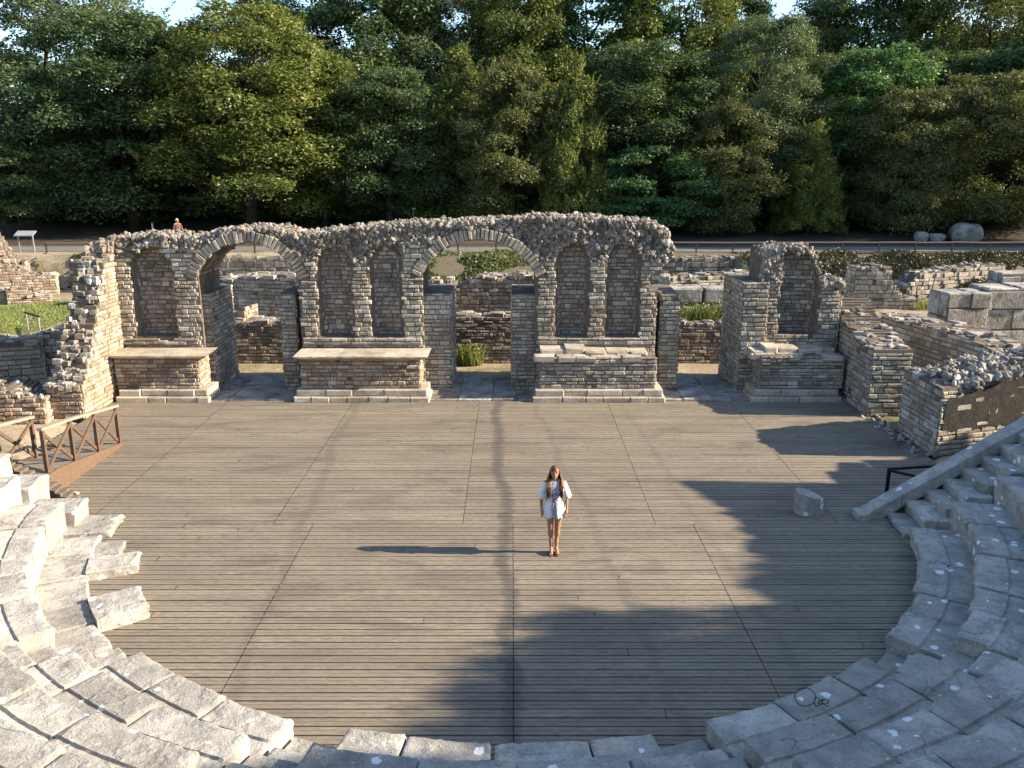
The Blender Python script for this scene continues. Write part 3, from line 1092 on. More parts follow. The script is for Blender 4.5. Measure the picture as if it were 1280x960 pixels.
# ------------------------------------------------------------------ podiums in front of the stage wall
def podium(name, label, cap, body, plinth, zc, yb, capstyle):
    """pixel extents (left,right) at the front; capstyle 'slab' or 'broken'"""
    th = thing(name, label, 'podium', (xw((body[0] + body[1]) / 2), 25.2, 0), 'podiums along the foot of the stage wall')
    yf = 24.62
    x0, x1 = PY(plinth[0], 503, yf)[0], PY(plinth[1], 503, yf)[0]
    pl = MB()
    zp = 0.36
    for (ya, z0, z1, ins) in ((yf, -0.03, 0.16, 0.0), (yf + 0.10, 0.16, zp, 0.07)):
        x = x0 + ins
        while x < x1 - ins - 0.05:
            L = min(rng.uniform(0.5, 1.1), x1 - ins - x)
            if x1 - ins - x - L < 0.25:
                L = x1 - ins - x
            add_stone(pl, np.array([x + L / 2, ya, (z0 + z1) / 2]), np.array([1.0, 0, 0]), np.array([0, 0, 1.0]), np.array([0, -1.0, 0]), L / 2 - 0.006, (z1 - z0) / 2 - 0.003, rng.uniform(-0.01, 0.02), 1.0, rng.uniform(0.45, 0.95), 0.06, 0.025)
            x += L
    pl.build('plinth', [M['slab']], th)
    bd = MB()
    yb0 = yf + 0.26
    b0, b1 = PY(body[0], 480, yb0)[0], PY(body[1], 480, yb0)[0]
    zt = zc - (0.13 if capstyle == 'slab' else 0.0)
    for (o, U, Nn, Wd) in (((b0, yb0), (1, 0, 0), (0, -1, 0), b1 - b0), ((b1, yb0), (0, 1, 0), (1, 0, 0), YW - yb0), ((b0, YW), (0, -1, 0), (-1, 0, 0), YW - yb0)):
        veneer(bd, (o[0], o[1], zp), U, (0, 0, 1), Nn, Wd, zt - zp, lambda u, v: True, 0.105, (0.14, 0.36), 0.012, 0.03, None, 0, 0.1)
    add_box(bd, ((b0 + b1) / 2, (yb0 + YW) / 2, (zp + zt) / 2), ((b1 - b0) / 2, (YW - yb0) / 2 - 0.004, (zt - zp) / 2 - 0.004), 0, 0.5, 1)
    bd.build('body', [M['stone_warm'] if capstyle == 'slab' else M['stone'], M['mortar']], th)
    cp = MB()
    c0, c1 = PY(cap[0], 446, yf)[0], PY(cap[1], 446, yf)[0]
    if capstyle == 'slab':
        k = 3 if c1 - c0 > 3 else 2
        cuts = [c0 + (c1 - c0) * i / k for i in range(k + 1)]
        for a, b in zip(cuts[:-1], cuts[1:]):
            # chamfered underside like a cornice
            prof = [(yb0 - 0.02, zc - 0.15), (yf + 0.02, zc - 0.06), (yf, zc - 0.05), (yf, zc - 0.005), (yf + 0.012, zc), (YW - 0.03, zc + 0.01), (YW - 0.03, zc - 0.15)]
            st = np.linspace(a + 0.002, b - 0.002, 8)
            v = []
            for i, xx in enumerate(st):
                for (yy, z_) in prof:
                    jx = 0.012 * noise.noise((xx * 5, yy * 5, z_ * 5))
                    v.append((xx, yy + jx, z_ + 0.008 * noise.noise((xx * 4, yy * 4, 2))))
            n_ = len(prof)
            q = [(i * n_ + j, (i + 1) * n_ + j, (i + 1) * n_ + (j + 1) % n_, i * n_ + (j + 1) % n_) for i in range(len(st) - 1) for j in range(n_)]
            v = np.array(v)
            if a == cuts[0]:
                v[:n_, 0] += np.array([0.2, 0.03, 0, 0, 0, 0, 0.2])
            if b == cuts[-1]:
                v[-n_:, 0] -= np.array([0.2, 0.03, 0, 0, 0, 0, 0.2])
            tr = [(0, j, j + 1) for j in range(1, n_ - 1)] + [((len(st) - 1) * n_, (len(st) - 1) * n_ + j + 1, (len(st) - 1) * n_ + j) for j in range(1, n_ - 1)]
            cp.add(v, [f[::-1] for f in q], tr, rng.uniform(0.35, 0.8))
        cp.build('cap_slab', [M['slab']], th)
    else:
        # surviving upper course, broken into blocks of uneven height
        x = c0
        while x < c1 - 0.05:
            L = min(rng.uniform(0.35, 0.8), c1 - x)
            hh = rng.uniform(0.10, 0.26)
            add_stone(cp, np.array([x + L / 2, yb0 + 0.45, zc + hh / 2 - 0.02]), np.array([1.0, 0, rng.normal() * 0.03]), np.array([0, 0, 1.0]), np.array([0, -1.0, 0]), L / 2 - 0.006, hh / 2, rng.uniform(0.12, 0.3), 0.5, rng.uniform(0.4, 0.9), 0.12, 0.04)
            x += L
        for _ in range(26):
            add_stone(cp, np.array([rng.uniform(c0 + .1, c1 - .1), rng.uniform(yb0 + 0.1, YW - .15), zc - 0.02]), np.array([1.0, 0, 0.]), np.array([0, 1.0, 0]), np.array([0, 0, 1.0]), rng.uniform(.14, .34), rng.uniform(.1, .2), rng.uniform(0.02, 0.07), 0.1, rng.uniform(0.3, 0.9), 0.2, 0.02)
        cp.build('broken_top', [M['slab']], th)
    return th


podium('stone_podium', 'leftmost stone podium with a smooth overhanging cap slab, beside the left return wall', (137, 257), (146, 250), (145, 262), 1.42, 0, 'slab')
podium('stone_podium', 'longest stone podium with smooth overhanging cap slab, between the two open arches', (366, 535), (377, 525), (367, 537), 1.40, 0, 'slab')
podium('stone_podium', 'stone podium with broken upper course and wide stepped plinth, right of the taller arch', (676, 813), (675, 819), (666, 832), 1.32, 0, 'broken')
podium('stone_podium', 'stone podium with a rough broken top under the single niche of the wall stub', (946, 1053), (949, 1053), (939, 1052), 1.36, 0, 'broken')

# ------------------------------------------------------------------ the other ruined walls
RW = 'ruined walls around the stage'
ruin_wall('return_wall', 'stepped return wall rising to the left end of the arched wall, its side in full sun', (-11.93, 22.95), (-11.93, 25.8), (-12.5, 25.8), (-12.9, 22.95),
          [(0, 1.05), (0.35, 1.2), (0.65, 1.7), (1.15, 2.5), (1.8, 3.5), (2.3, 4.3), (2.85, 4.75)], RW, mat='stone_warm', top='flat', amp=0.12, seed=4, faces='flr', topdens=7.0, topsize=0.85)
ruin_wall('return_wall', 'thick stepped return wall closing the right side of the wooden stage, beside the broken podium', (10.1, 26.9), (10.0, 23.2), (11.1, 23.2), (11.25, 26.9),
          [(0, 2.9), (0.6, 2.6), (1.0, 2.35), (1.8, 2.2), (2.6, 2.02), (3.7, 1.9)], RW, seed=5, amp=0.05, lr=(0.2, 0.5), ch=0.13)
pb = ruin_wall('parodos_wall', 'thick block of wall with dark upper face and rubble top at the right edge of the stage', (10.27, 19.75), (14.5, 21.0), (14.4, 22.5), (10.25, 21.75),
               [(0, 1.7), (0.7, 1.75), (1.5, 1.95), (3, 2.1), (4.4, 2.2)], RW, seed=6, amp=0.06, lr=(0.2, 0.5), ch=0.13, top='flat')
# rubble heap and ragged dark sheet over the upper front of that block
U = np.array([4.23, 1.25, 0]) / math.hypot(4.23, 1.25)
Nn = np.array([U[1], -U[0], 0])
rm = MB()
for _ in range(900):
    s, t = rng.uniform(0.5, 4.35), rng.random()
    p = np.array([10.27, 19.75, 0]) + U * s - Nn * (t * 1.6 - 0.1)
    hh = float(np.interp(s, [0, 0.7, 1.5, 3, 4.4], [1.65, 1.72, 1.93, 2.08, 2.18])) + 0.14 * math.sin(math.pi * t)
    add_rock(rm, (p[0], p[1], hh + rng.uniform(-0.12, 0.06)), rng.uniform(0.06, 0.16), tint_rand(), 0.6)
rm.build('rubble_top', [M['rubble']], pb)
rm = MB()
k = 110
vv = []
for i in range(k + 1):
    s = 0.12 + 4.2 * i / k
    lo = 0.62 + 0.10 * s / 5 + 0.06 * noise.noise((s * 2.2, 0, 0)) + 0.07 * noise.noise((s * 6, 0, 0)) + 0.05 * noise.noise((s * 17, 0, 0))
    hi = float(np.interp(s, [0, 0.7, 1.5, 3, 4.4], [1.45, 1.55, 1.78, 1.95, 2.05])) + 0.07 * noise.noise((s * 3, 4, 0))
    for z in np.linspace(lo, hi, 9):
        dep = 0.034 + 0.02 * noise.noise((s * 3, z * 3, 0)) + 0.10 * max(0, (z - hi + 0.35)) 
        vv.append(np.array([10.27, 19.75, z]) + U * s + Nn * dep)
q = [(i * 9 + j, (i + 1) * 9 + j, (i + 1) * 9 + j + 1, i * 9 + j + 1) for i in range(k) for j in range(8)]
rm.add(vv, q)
rm.build('dark_upper_face', [M['upper_face']], pb, smooth=True)
ruin_wall('slanted_wall', 'long low wall of neat courses seen in shade behind the right return wall', (12.2, 29.0), (13.25, 23.2), (14.6, 23.4), (13.6, 29.2),
          [(0, 1.95), (2, 2.0), (4, 2.1), (5.9, 1.95)], RW, seed=7, amp=0.05, lr=(0.25, 0.55), ch=0.145, topsize=1.3)
ruin_wall('slanted_wall', 'short cross wall of pale stones joining the far end of the shaded low wall', (10.9, 29.6), (12.2, 29.0), (12.4, 29.5), (11.1, 30.1), [(0, 1.5), (1.4, 1.9)], RW, seed=8, amp=0.05)
# big squared blocks at the right edge
ruin_wall('ashlar_wall', 'wall of large pale squared blocks near the right edge, behind the shaded low wall', (17.9, 32.0), (24.5, 32.2), (24.5, 33.6), (17.9, 33.4),
          [(0, 2.32), (6.6, 2.36)], RW, mat='ashlar', ch=0.6, lr=(1.2, 2.0), amp=0.0, seed=9, relief=0.06, jit=0.04, gap=0.03, top='slab')
ruin_wall('ashlar_wall', 'two stacked pale squared blocks at the left end of the large block wall', (16.2, 31.6), (17.8, 31.7), (17.8, 33.0), (16.2, 32.9),
          [(0, 2.15), (1.6, 2.2)], RW, mat='ashlar', ch=0.75, lr=(1.0, 1.5), amp=0.0, seed=10, relief=0.08, jit=0.05, gap=0.03, top='slab')
ruin_wall('ashlar_wall', 'topmost course of large pale blocks at the very right edge below the bank', (19.6, 34.3), (26, 34.6), (26, 35.6), (19.6, 35.3),
          [(0, 2.6), (1.8, 2.6), (1.9, 2.48), (6.4, 2.55)], RW, mat='ashlar', ch=0.55, lr=(1.4, 2.4), amp=0.0, seed=11, relief=0.05, jit=0.04, gap=0.03, top='slab')
ruin_wall('wall_stump', 'broken stump of wall with a lower step, standing alone before the right bank', (16.5, 41.2), (19.4, 41.0), (19.4, 42.2), (16.5, 42.3),
          [(0, 2.05), (1.55, 2.1), (1.7, 1.5), (2.1, 1.1), (2.3, 0.7), (2.9, 0.6)], RW, seed=12, ch=0.2, lr=(0.2, 0.5), relief=0.08)
ruin_wall('revetment', 'rough stone revetment with uneven top set in the right bank', (20.6, 44.3), (26.5, 46.2), (26.2, 47.2), (20.3, 45.3),
          [(0, 0.9), (0.6, 1.3), (3, 1.55), (5, 1.6), (6.2, 1.5)], RW, seed=13, ch=0.2, lr=(0.2, 0.45), relief=0.09, jit=0.2)
# behind the stage wall
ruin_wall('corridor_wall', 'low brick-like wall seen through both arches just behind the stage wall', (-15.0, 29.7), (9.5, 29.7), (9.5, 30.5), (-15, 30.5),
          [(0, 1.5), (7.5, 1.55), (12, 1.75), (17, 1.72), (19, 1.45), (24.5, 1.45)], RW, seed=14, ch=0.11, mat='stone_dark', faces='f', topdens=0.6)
ruin_wall('cross_wall', 'sunlit cross wall with a broad rubble top seen through the left arch', (-13.2, 38.2), (-9.2, 37.3), (-8.9, 39.2), (-12.9, 40.2),
          [(0, 1.85), (2, 2.05), (4.1, 2.15)], RW, seed=15, ch=0.16, lr=(0.2, 0.45), relief=0.07, topsize=1.4)
ruin_wall('cross_wall', 'low crumbling wall just below the sunlit cross wall inside the left arch', (-12.6, 35.0), (-10.9, 34.6), (-10.7, 35.7), (-12.4, 36.0),
          [(0, 1.1), (0.8, 0.8), (1.7, 1.15)], RW, seed=16, ch=0.16, mat='stone_warm', top='rubble')
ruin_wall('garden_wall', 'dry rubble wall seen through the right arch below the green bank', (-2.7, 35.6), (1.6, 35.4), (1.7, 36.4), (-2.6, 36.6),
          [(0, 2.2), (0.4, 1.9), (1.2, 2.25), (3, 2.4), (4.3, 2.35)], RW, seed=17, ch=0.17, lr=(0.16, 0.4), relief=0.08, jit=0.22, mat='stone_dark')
ruin_wall('rubble_pillar', 'pale crumbling pillar of stones at the left edge inside the right arch', (-3.25, 34.6), (-2.6, 34.6), (-2.6, 35.3), (-3.25, 35.3),
          [(0, 2.3), (0.35, 2.2), (0.65, 1.7)], RW, seed=18, ch=0.16, mat='slab', top='flat', topdens=3.0)
ruin_wall('far_wall', 'sunlit-topped wall between the arched wall and the niche stub, well behind them', (6.8, 37.2), (12.0, 38.4), (11.8, 39.5), (6.6, 38.3),
          [(0, 2.0), (3, 2.15), (5.3, 2.2)], RW, seed=19, ch=0.17, lr=(0.2, 0.5), relief=0.07, topsize=1.3)
ruin_wall('block_wall', 'rubble wall carrying pale squared blocks behind the gap right of the arched wall', (5.9, 33.0), (9.2, 33.0), (9.2, 33.9), (5.9, 33.9),
          [(0, 1.55), (3.3, 1.6)], RW, seed=20, ch=0.2, lr=(0.2, 0.5), relief=0.08, mat='stone_dark')
for i, (xa, wb, lab) in enumerate(((6.75, 0.62, 'longer pale squared block lying on the rubble wall right of the arched wall'), (7.95, 0.5, 'pale squared block on the rubble wall in the gap, the one nearer the niche stub'))):
    b = MB()
    add_stone(b, np.array([xa, 33.0, 1.92]), np.array([1.0, 0, 0]), np.array([0, 0, 1.0]), np.array([0, -1.0, 0]), wb, 0.3, 0.05, 0.75, 0.6, 0.06, 0.05)
    b.add([(xa - wb, 33.75, 1.62), (xa + wb, 33.75, 1.62), (xa + wb, 33.75, 2.22), (xa - wb, 33.75, 2.22)], [(3, 2, 1, 0)])
    tag(b.build('stone_block', [M['ashlar']]), lab, 'stone block', 'loose squared blocks')
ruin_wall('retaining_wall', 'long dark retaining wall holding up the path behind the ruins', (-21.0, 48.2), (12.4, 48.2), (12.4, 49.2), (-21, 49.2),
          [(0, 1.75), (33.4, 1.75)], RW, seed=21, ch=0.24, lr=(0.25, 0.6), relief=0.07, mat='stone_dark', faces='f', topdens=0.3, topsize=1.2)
# left side
ruin_wall('rubble_wall', 'low pale rubble wall in sun just behind the left wooden railing', (-17.0, 22.2), (-12.75, 22.5), (-13.1, 24.0), (-17.0, 23.7),
          [(0, 1.1), (2.3, 1.05), (3.2, 0.95), (4.3, 0.75)], RW, seed=22, mat='stone_warm', top='rubble', faces='fr', relief=0.05)
ruin_wall('rubble_wall', 'shaded low wall with sloping courses at the left edge, left of the return wall', (-20.5, 25.8), (-15.5, 27.5), (-15.9, 28.6), (-20.9, 27.0),
          [(0, 1.3), (5.3, 1.35)], RW, seed=23, ch=0.17, lr=(0.25, 0.6), relief=0.06)
ruin_wall('rubble_wall', 'shaded heap of broken wall between the return wall and the left sloping wall', (-15.6, 28.0), (-13.2, 28.4), (-13.4, 30.0), (-15.8, 29.7),
          [(0, 1.5), (1.2, 1.55), (2.4, 1.75)], RW, seed=24, ch=0.18, top='rubble', relief=0.08, topsize=1.3)
ruin_wall('rubble_wall', 'low sunlit ledge of stones in front of the small wooden landing', (-20.5, 31.6), (-14.6, 31.9), (-14.6, 32.7), (-20.5, 32.4),
          [(0, 0.32), (6, 0.3)], RW, seed=25, ch=0.18, lr=(0.25, 0.6), topsize=1.3, mat='slab')
ruin_wall('tall_ruin', 'tall ragged lump of ruined wall cut by the left edge beyond the lawn', (-31, 45.0), (-26.4, 46.6), (-27.0, 48.0), (-31.6, 46.6),
          [(0, 4.6), (2.6, 4.3), (3.4, 3.6), (3.9, 2.8), (4.2, 2.0), (4.9, 1.5)], RW, seed=26, ch=0.2, lr=(0.2, 0.4), relief=0.09, mat='stone_warm', top='rubble', jit=0.22, amp=0.15)
ruin_wall('brick_wall', 'low reddish sunlit wall beyond the lawn at the foot of the tall ruin', (-31, 43.2), (-24.3, 45.6), (-24.6, 46.4), (-31, 44.1),
          [(0, 1.6), (5.2, 1.6), (5.8, 1.25), (7.1, 1.1)], RW, seed=27, ch=0.13, lr=(0.2, 0.4), mat='stone_warm')
ruin_wall('brick_wall', 'dark low wall along the far edge of the lawn, left of the brick corner', (-31, 41.9), (-25.2, 42.4), (-25.2, 43.0), (-31, 42.5),
          [(0, 0.75), (5.8, 0.7)], RW, seed=28, ch=0.16, mat='stone_dark')
ruin_wall('brick_wall', 'small orange brick corner pier at the far edge of the lawn', (-25.1, 42.3), (-23.3, 43.0), (-23.8, 44.0), (-25.4, 43.4),
          [(0, 0.75), (0.9, 0.8), (1.0, 0.5), (1.9, 0.45)], RW, seed=29, ch=0.1, lr=(0.2, 0.4), mat='stone_warm')
ruin_wall('dark_revetment', 'dark shaded stone revetment under the path, right of the lawn', (-24.4, 47.4), (-21.0, 46.4), (-20.8, 47.4), (-24.0, 48.4),
          [(0, 1.65), (3.5, 1.7)], RW, seed=30, ch=0.2, lr=(0.2, 0.5), mat='stone_dark', relief=0.09)
b = MB()
add_box(b, (-20.6, 42.6, 0.25), (0.75, 0.4, 0.25), 0.1, 0.6, 0, 0.03)
add_box(b, (-20.6, 42.6, 0.58), (0.95, 0.5, 0.07), 0.1, 0.9, 0, 0.02)
tag(b.build('stone_block', [M['slab']]), 'low pale slab on a block at the right side of the lawn', 'stone block', 'loose squared blocks')


# ------------------------------------------------------------------ the stone seating
def polar(r, phi, z):
    return (CX + r * math.sin(phi), CY - r * math.cos(phi), z)


def worn(p, amp, seed):
    x, y, z = p
    a = noise.noise((x * 3.1 + seed, y * 3.1, z * 3.1))
    b = noise.noise((x * 9.7 + seed, y * 9.7, z * 9.7))
    c = noise.noise((x * 23 + seed, y * 23, z * 23))
    return amp * (0.55 * a + 0.5 * b + 0.4 * c - 0.5 * max(0.0, b - 0.25))


def seat_block(parent, name, r0, r1, z0, z1, pa, pb, wear=1.0, groove=True, label=None):
    sd_ = rng.uniform(0, 100)
    dr, dz = rng.normal() * 0.018, rng.normal() * 0.011
    tilt = rng.normal() * 0.012
    r0 = r0 + dr
    z1 = z1 + dz
    prof = [(r0 + 0.03, z0, 0.0), (r0 + 0.025, (z0 + z1) / 2, 0.9), (r0 + 0.012, z1 - 0.10, 1.2), (r0, z1 - 0.035, 1.4), (r0 + 0.035, z1, 1.2), (r0 + 0.12, z1, 0.5), (r0 + 0.3, z1 - 0.004, 0.4)]
    if groove:
        gd = 0.47 + rng.normal() * 0.015
        prof += [(r0 + gd - 0.02, z1, 0.5), (r0 + gd, z1 - 0.028, 0.5), (r0 + gd + 0.012, z1 - 0.03, 0.5), (r0 + gd + 0.03, z1 - 0.018, 0.4)]
    prof += [(r1 - 0.03, z1 - (0.016 if groove else 0), 0.4), (r1 + 0.09, z1 - (0.016 if groove else 0), 0.3), (r1 + 0.09, z0, 0.0)]
    gp = 0.013 / r0
    pa, pb = pa + gp * rng.uniform(0.5, 1.8), pb - gp * rng.uniform(0.5, 1.8)
    ns = max(4, int((pb - pa) * r0 / 0.065))
    mb = MB()
    v = []
    K = len(prof)
    skew = rng.normal() * 0.012
    sts = [0.0, 0.03] + [i / ns for i in range(1, ns)] + [0.97, 1.0]
    for e, s in enumerate(sts):
        phi = pa + (pb - pa) * s
        endk = 1.0 if e in (0, len(sts) - 1) else 0.0
        for (r, z, w) in prof:
            p = polar(r, phi, z)
            d = worn(p, 0.030 * wear * w, sd_) * (1.6 if endk or e in (1, len(sts) - 2) else 1)
            dv = worn((p[0] + 31, p[1], p[2]), 0.022 * wear * w, sd_)
            rr = r + d + skew * (s - 0.5)
            zz = z + dv + tilt * (s - 0.5) * (1 if z > z0 else 0)
            if endk:
                zc, rc = (z0 + z1) / 2, (r0 + r1) / 2
                if z > z0:
                    zz -= 0.018
                rr += 0.018 * (1 if r < rc else 0)
            v.append(polar(rr, phi, zz))
    q = [(i * K + j, (i + 1) * K + j, (i + 1) * K + j + 1, i * K + j + 1) for i in range(len(sts) - 1) for j in range(K - 1)]
    n0 = len(v)
    tr = []
    for e, flip in ((0, False), (len(sts) - 1, True)):
        c = np.mean(np.array(v[e * K:(e + 1) * K]), axis=0)
        v.append(tuple(c))
        ci = len(v) - 1
        for j in range(K):
            f = (ci, e * K + j, e * K + (j + 1) % K)
            tr.append(f[::-1] if flip else f)
    mb.add(v, [f[::-1] for f in q], [f[::-1] for f in tr])
    return mb.build(name, [M['seat']], parent, smooth=True, angle=R(38), label=label)


NROW = 9


def end_phi(r, off):
    """angle at which the row of radius r meets the analemma line less off metres"""
    lo, hi = R(40), R(125)
    for _ in range(40):
        mid = (lo + hi) / 2
        x, y = r * math.sin(mid), CY - r * math.cos(mid)
        if y < line_y(CX + x) - off * 1.047:
            lo = mid
        else:
            hi = mid
    return lo


HW = 0.36            # half width of the stair aisles
AIS = [R(-44.5), R(-17), R(16), R(43)]
names = ['pale sunlit bank of worn stone seats at far left, beside the wooden ramp', 'sunlit bank of worn stone seats curving along the lower left of the stage',
         'bank of stone seats at the bottom centre, its rows facing the woman', 'shaded bank of lichen-spotted stone seats at the lower right',
         'shaded bank of high stone seats at far right, beside the sloping coping']
for w in range(5):
    th = thing('seating_bank', names[w], 'stone seating', polar(8.2, [R(-60), R(-30), 0, R(30), R(60)][w], 0), 'banks of stone seats round the stage')
    for k in range(NROW):
        r0, r1 = R0 + DR * k, R0 + DR * (k + 1)
        z0, z1 = max(-0.12, Z0 + DZ * (k - 2)), Z0 + DZ * k
        a = -end_phi(r0, 1.05) if w == 0 else AIS[w - 1] + HW / r0
        b = end_phi(r0, 1.05) if w == 4 else AIS[w] - HW / r0
        rowo = bpy.data.objects.new('seat_row', None)
        COL.objects.link(rowo)
        rowo.parent = th
        rowo.location = -Vector(th.location)
        p = a
        first = True
        while p < b - 1e-4:
            L = rng.uniform(0.7, 1.3) / r0
            if b - p - L < 0.5 / r0:
                L = b - p
            q = min(p + L, b)
            if w == 0 and k == 0:
                # lowest row at far left survives only as a sunken ledge with loose slabs on it
                seat_block(rowo, 'seat_block', r0 + 0.12, r1, -0.05, 0.13, p, q, 1.3, False)
            else:
                rr = r0 + (rng.uniform(0.0, 0.05) if rng.random() < 0.3 else 0)
                seat_block(rowo, 'seat_block', rr, r1, z0, z1, p, q, 1.0 if w not in (0, 4) else 1.2)
            p = q
    if w == 0:
        for (pa_, pb_, r_a, r_b, zt) in ((R(-71.5), R(-66.5), 7.0, 7.85, 0.17), (R(-77), R(-73), 7.35, 8.0, 0.1), (R(-59.5), R(-52.5), 7.05, 7.85, 0.2)):
            seat_block(th, 'fallen_slab', r_a, r_b - 0.1, -0.1, zt, pa_, pb_, 1.0, False)
# stair aisles between the banks
al = ['narrow stairway between the two left banks of seats', 'narrow stairway at the lower left, left of the bottom centre seats', 'narrow stairway at the lower right, right of the bottom centre seats', 'narrow stairway between the two right banks of seats, in shade']
for i, ph in enumerate(AIS):
    th = thing('seating_stairs', al[i], 'stone stairs', polar(8.1, ph, 0), 'stairways between the banks of seats')
    for k in range(NROW):
        for hlf in range(2):
            r0 = R0 + 0.05 + DR * (k + hlf * 0.5)
            r1 = r0 + DR * 0.5
            z1 = Z0 + DZ * (k - 1 + (hlf + 1) * 0.5) - 0.02
            seat_block(th, 'step', r0, r1, max(-0.1, z1 - 0.6), z1, ph - (HW - 0.012) / r0, ph + (HW - 0.012) / r0, 0.9, False)
# stairs along the ends of the far banks with the sloping coping
for sgn, lab, lab2, lab3 in ((-1, 'stepped stone blocks climbing beside the left end of the seats, by the wooden ramp', 'long sloping coping of slabs above the left end stairs', 'retaining wall under the coping at the left end of the seats'),
                             (1, 'shaded stone steps climbing along the right end of the seats', 'long straight sloping coping of pale slabs on the right, above the end steps', 'retaining wall under the coping at the right end of the seats')):
    th = thing('end_stairs', lab, 'stone stairs', (CX + sgn * 7.6, 15.4, 0), 'stairs at the ends of the seating')
    for k in range(NROW):
        for hlf in range(2 if sgn > 0 else 1):
            r0 = R0 - 0.02 + DR * (k + hlf * 0.5) - (0.12 * (k % 2) if sgn < 0 else 0)
            r1 = r0 + DR * (0.5 if sgn > 0 else 1.0)
            pa_, pb_ = end_phi(r0 + 0.2, 1.02), end_phi(r0 + 0.2, 0.0)
            z1 = Z0 + DZ * (k - 1 + (hlf + 1) * 0.5) - 0.03 + (rng.uniform(-0.12, 0.05) if sgn < 0 else 0)
            if sgn < 0:
                pb_ -= rng.uniform(0.0, 0.35) / r0
            if sgn < 0:
                pa_, pb_ = -pb_, -pa_
            seat_block(th, 'step', r0, r1, max(-0.1, z1 - 0.7), z1, pa_, pb_, 1.4 if sgn > 0 else 1.5, False)
    if sgn > 0:
        cth = thing('coping', lab2, 'coping', (CX + sgn * 9, 16.6, 0))
    s = 0.0 if sgn > 0 else 99
    while s < 8.0:
        L = rng.uniform(1.0, 1.7)
        mb = MB()
        xa, xb = 7.05 + s * 0.955, 7.05 + (s + L - 0.015) * 0.955
        zs_ = lambda x: max(0.08, 0.415 * (x - 7.05) + 0.02)
        n_ = 7
        v = []
        for j in range(n_):
            x = xa + (xb - xa) * j / (n_ - 1)
            yb_ = line_y(CX + x)
            for (dy, dz) in ((-0.02, -0.3), (-0.02, -0.02), (0.01, 0.0), (0.35, 0.0), (0.38, -0.03), (0.38, -0.3)):
                jx = 0.016 * noise.noise((x * 4, dy * 6, dz * 6 + 7 * sgn))
                v.append((CX + sgn * x, yb_ + dy + jx, zs_(x) + 0.05 + dz + jx))
        q = [(j * 6 + i, (j + 1) * 6 + i, (j + 1) * 6 + (i + 1) % 6, j * 6 + (i + 1) % 6) for j in range(n_ - 1) for i in range(6)]
        q += [(0, 1, 2, 3), (0, 3, 4, 5), ((n_ - 1) * 6 + 3, (n_ - 1) * 6 + 2, (n_ - 1) * 6 + 1, (n_ - 1) * 6), ((n_ - 1) * 6 + 5, (n_ - 1) * 6 + 4, (n_ - 1) * 6 + 3, (n_ - 1) * 6)]
        if sgn > 0:
            q = [f[::-1] for f in q]
        mb.add(v, q)
        mb.build('coping_slab', [M['seat']], cth, smooth=True, angle=R(35))
        s += L
    xa, xb = (7.3, 14.6) if sgn > 0 else (8.9, 14.6)
    pa_, pb_ = (CX + sgn * xa, line_y(CX + xa) + 0.06), (CX + sgn * xb, line_y(CX + xb) + 0.06)
    qa_, qb_ = (pa_[0], pa_[1] + 0.36), (pb_[0], pb_[1] + 0.36)
    hp = [(0, 0.1), (math.hypot(pb_[0] - pa_[0], pb_[1] - pa_[1]), 0.415 * (xb - 7.05) - 0.2)]
    if sgn > 0:
        Lw = hp[1][0]
        ruin_wall('retaining_wall', lab3, qb_, qa_, pa_, pb_, [(0, hp[1][1]), (Lw, 0.05)], RW, seed=40, amp=0.01, faces='fr', topdens=0.0, ch=0.2, lr=(0.3, 0.6))
    else:
        ruin_wall('retaining_wall', lab3, qa_, qb_, pb_, pa_, [(0, 0.12), (hp[1][0], hp[1][1] - 0.6)], RW, seed=41, amp=0.01, faces='fr', topdens=0.0, ch=0.2, lr=(0.3, 0.6))

# upper wall of the seating, right of the frame: it throws the long shadow on the stage
ruin_wall('upper_wall', 'high wall at the top of the right seating whose shadow falls on the stage', (17.6, 17.4), (17.9, 12.8), (18.8, 12.8), (18.6, 17.4), [(0, 1.75), (0.9, 1.6), (2.0, 1.45), (3.2, 1.5), (4.5, 1.3)], None, seed=44, z0=4.75, amp=0.06, ch=0.2, lr=(0.3, 0.6))

# broken column drum on the stage
dr_ = thing('column_drum', 'broken stump of a stone column standing on the shaded part of the stage', 'column drum', (6.08, 16.4, 0))
mb = MB()
seg = 26
v = []
for i, t in enumerate(np.linspace(0, 1, 7)):
    for j in range(seg):
        a = 2 * math.pi * j / seg
        r = 0.285 * (1 - 0.03 * t) + 0.014 * noise.noise((math.cos(a) * 3, math.sin(a) * 3, t * 2)) + (0.012 * math.cos(a * 12) if 0 < i < 6 else 0)
        top = 0.41 - 0.055 * math.cos(a) - 0.05 * max(0, math.cos(a - 0.4)) ** 3 + 0.02 * noise.noise((math.cos(a) * 2, math.sin(a) * 2, 5))
        v.append((6.08 + r * math.cos(a), 16.4 + r * math.sin(a), top * t))
q = [(i * seg + j, i * seg + (j + 1) % seg, (i + 1) * seg + (j + 1) % seg, (i + 1) * seg + j) for i in range(6) for j in range(seg)]
tr = []
rings = [6 * seg + j for j in range(seg)]
for sc in (0.7, 0.35):
    st = len(v)
    for j in range(seg):
        p = np.array(v[6 * seg + j])
        c = np.array([6.08, 16.4, 0.41])
        pp = c + (p - c) * sc
        v.append((pp[0], pp[1], pp[2] + 0.02 * noise.noise((pp[0] * 9, pp[1] * 9, 0))))
    q += [(rings[j], rings[(j + 1) % seg], st + (j + 1) % seg, st + j) for j in range(seg)]
    rings = [st + j for j in range(seg)]
v.append((6.08, 16.4, 0.415))
tr = [(len(v) - 1, rings[j], rings[(j + 1) % seg]) for j in range(seg)]
mb.add(v, q, tr)
mb.build('drum', [M['seat']], dr_, smooth=True, angle=R(35))

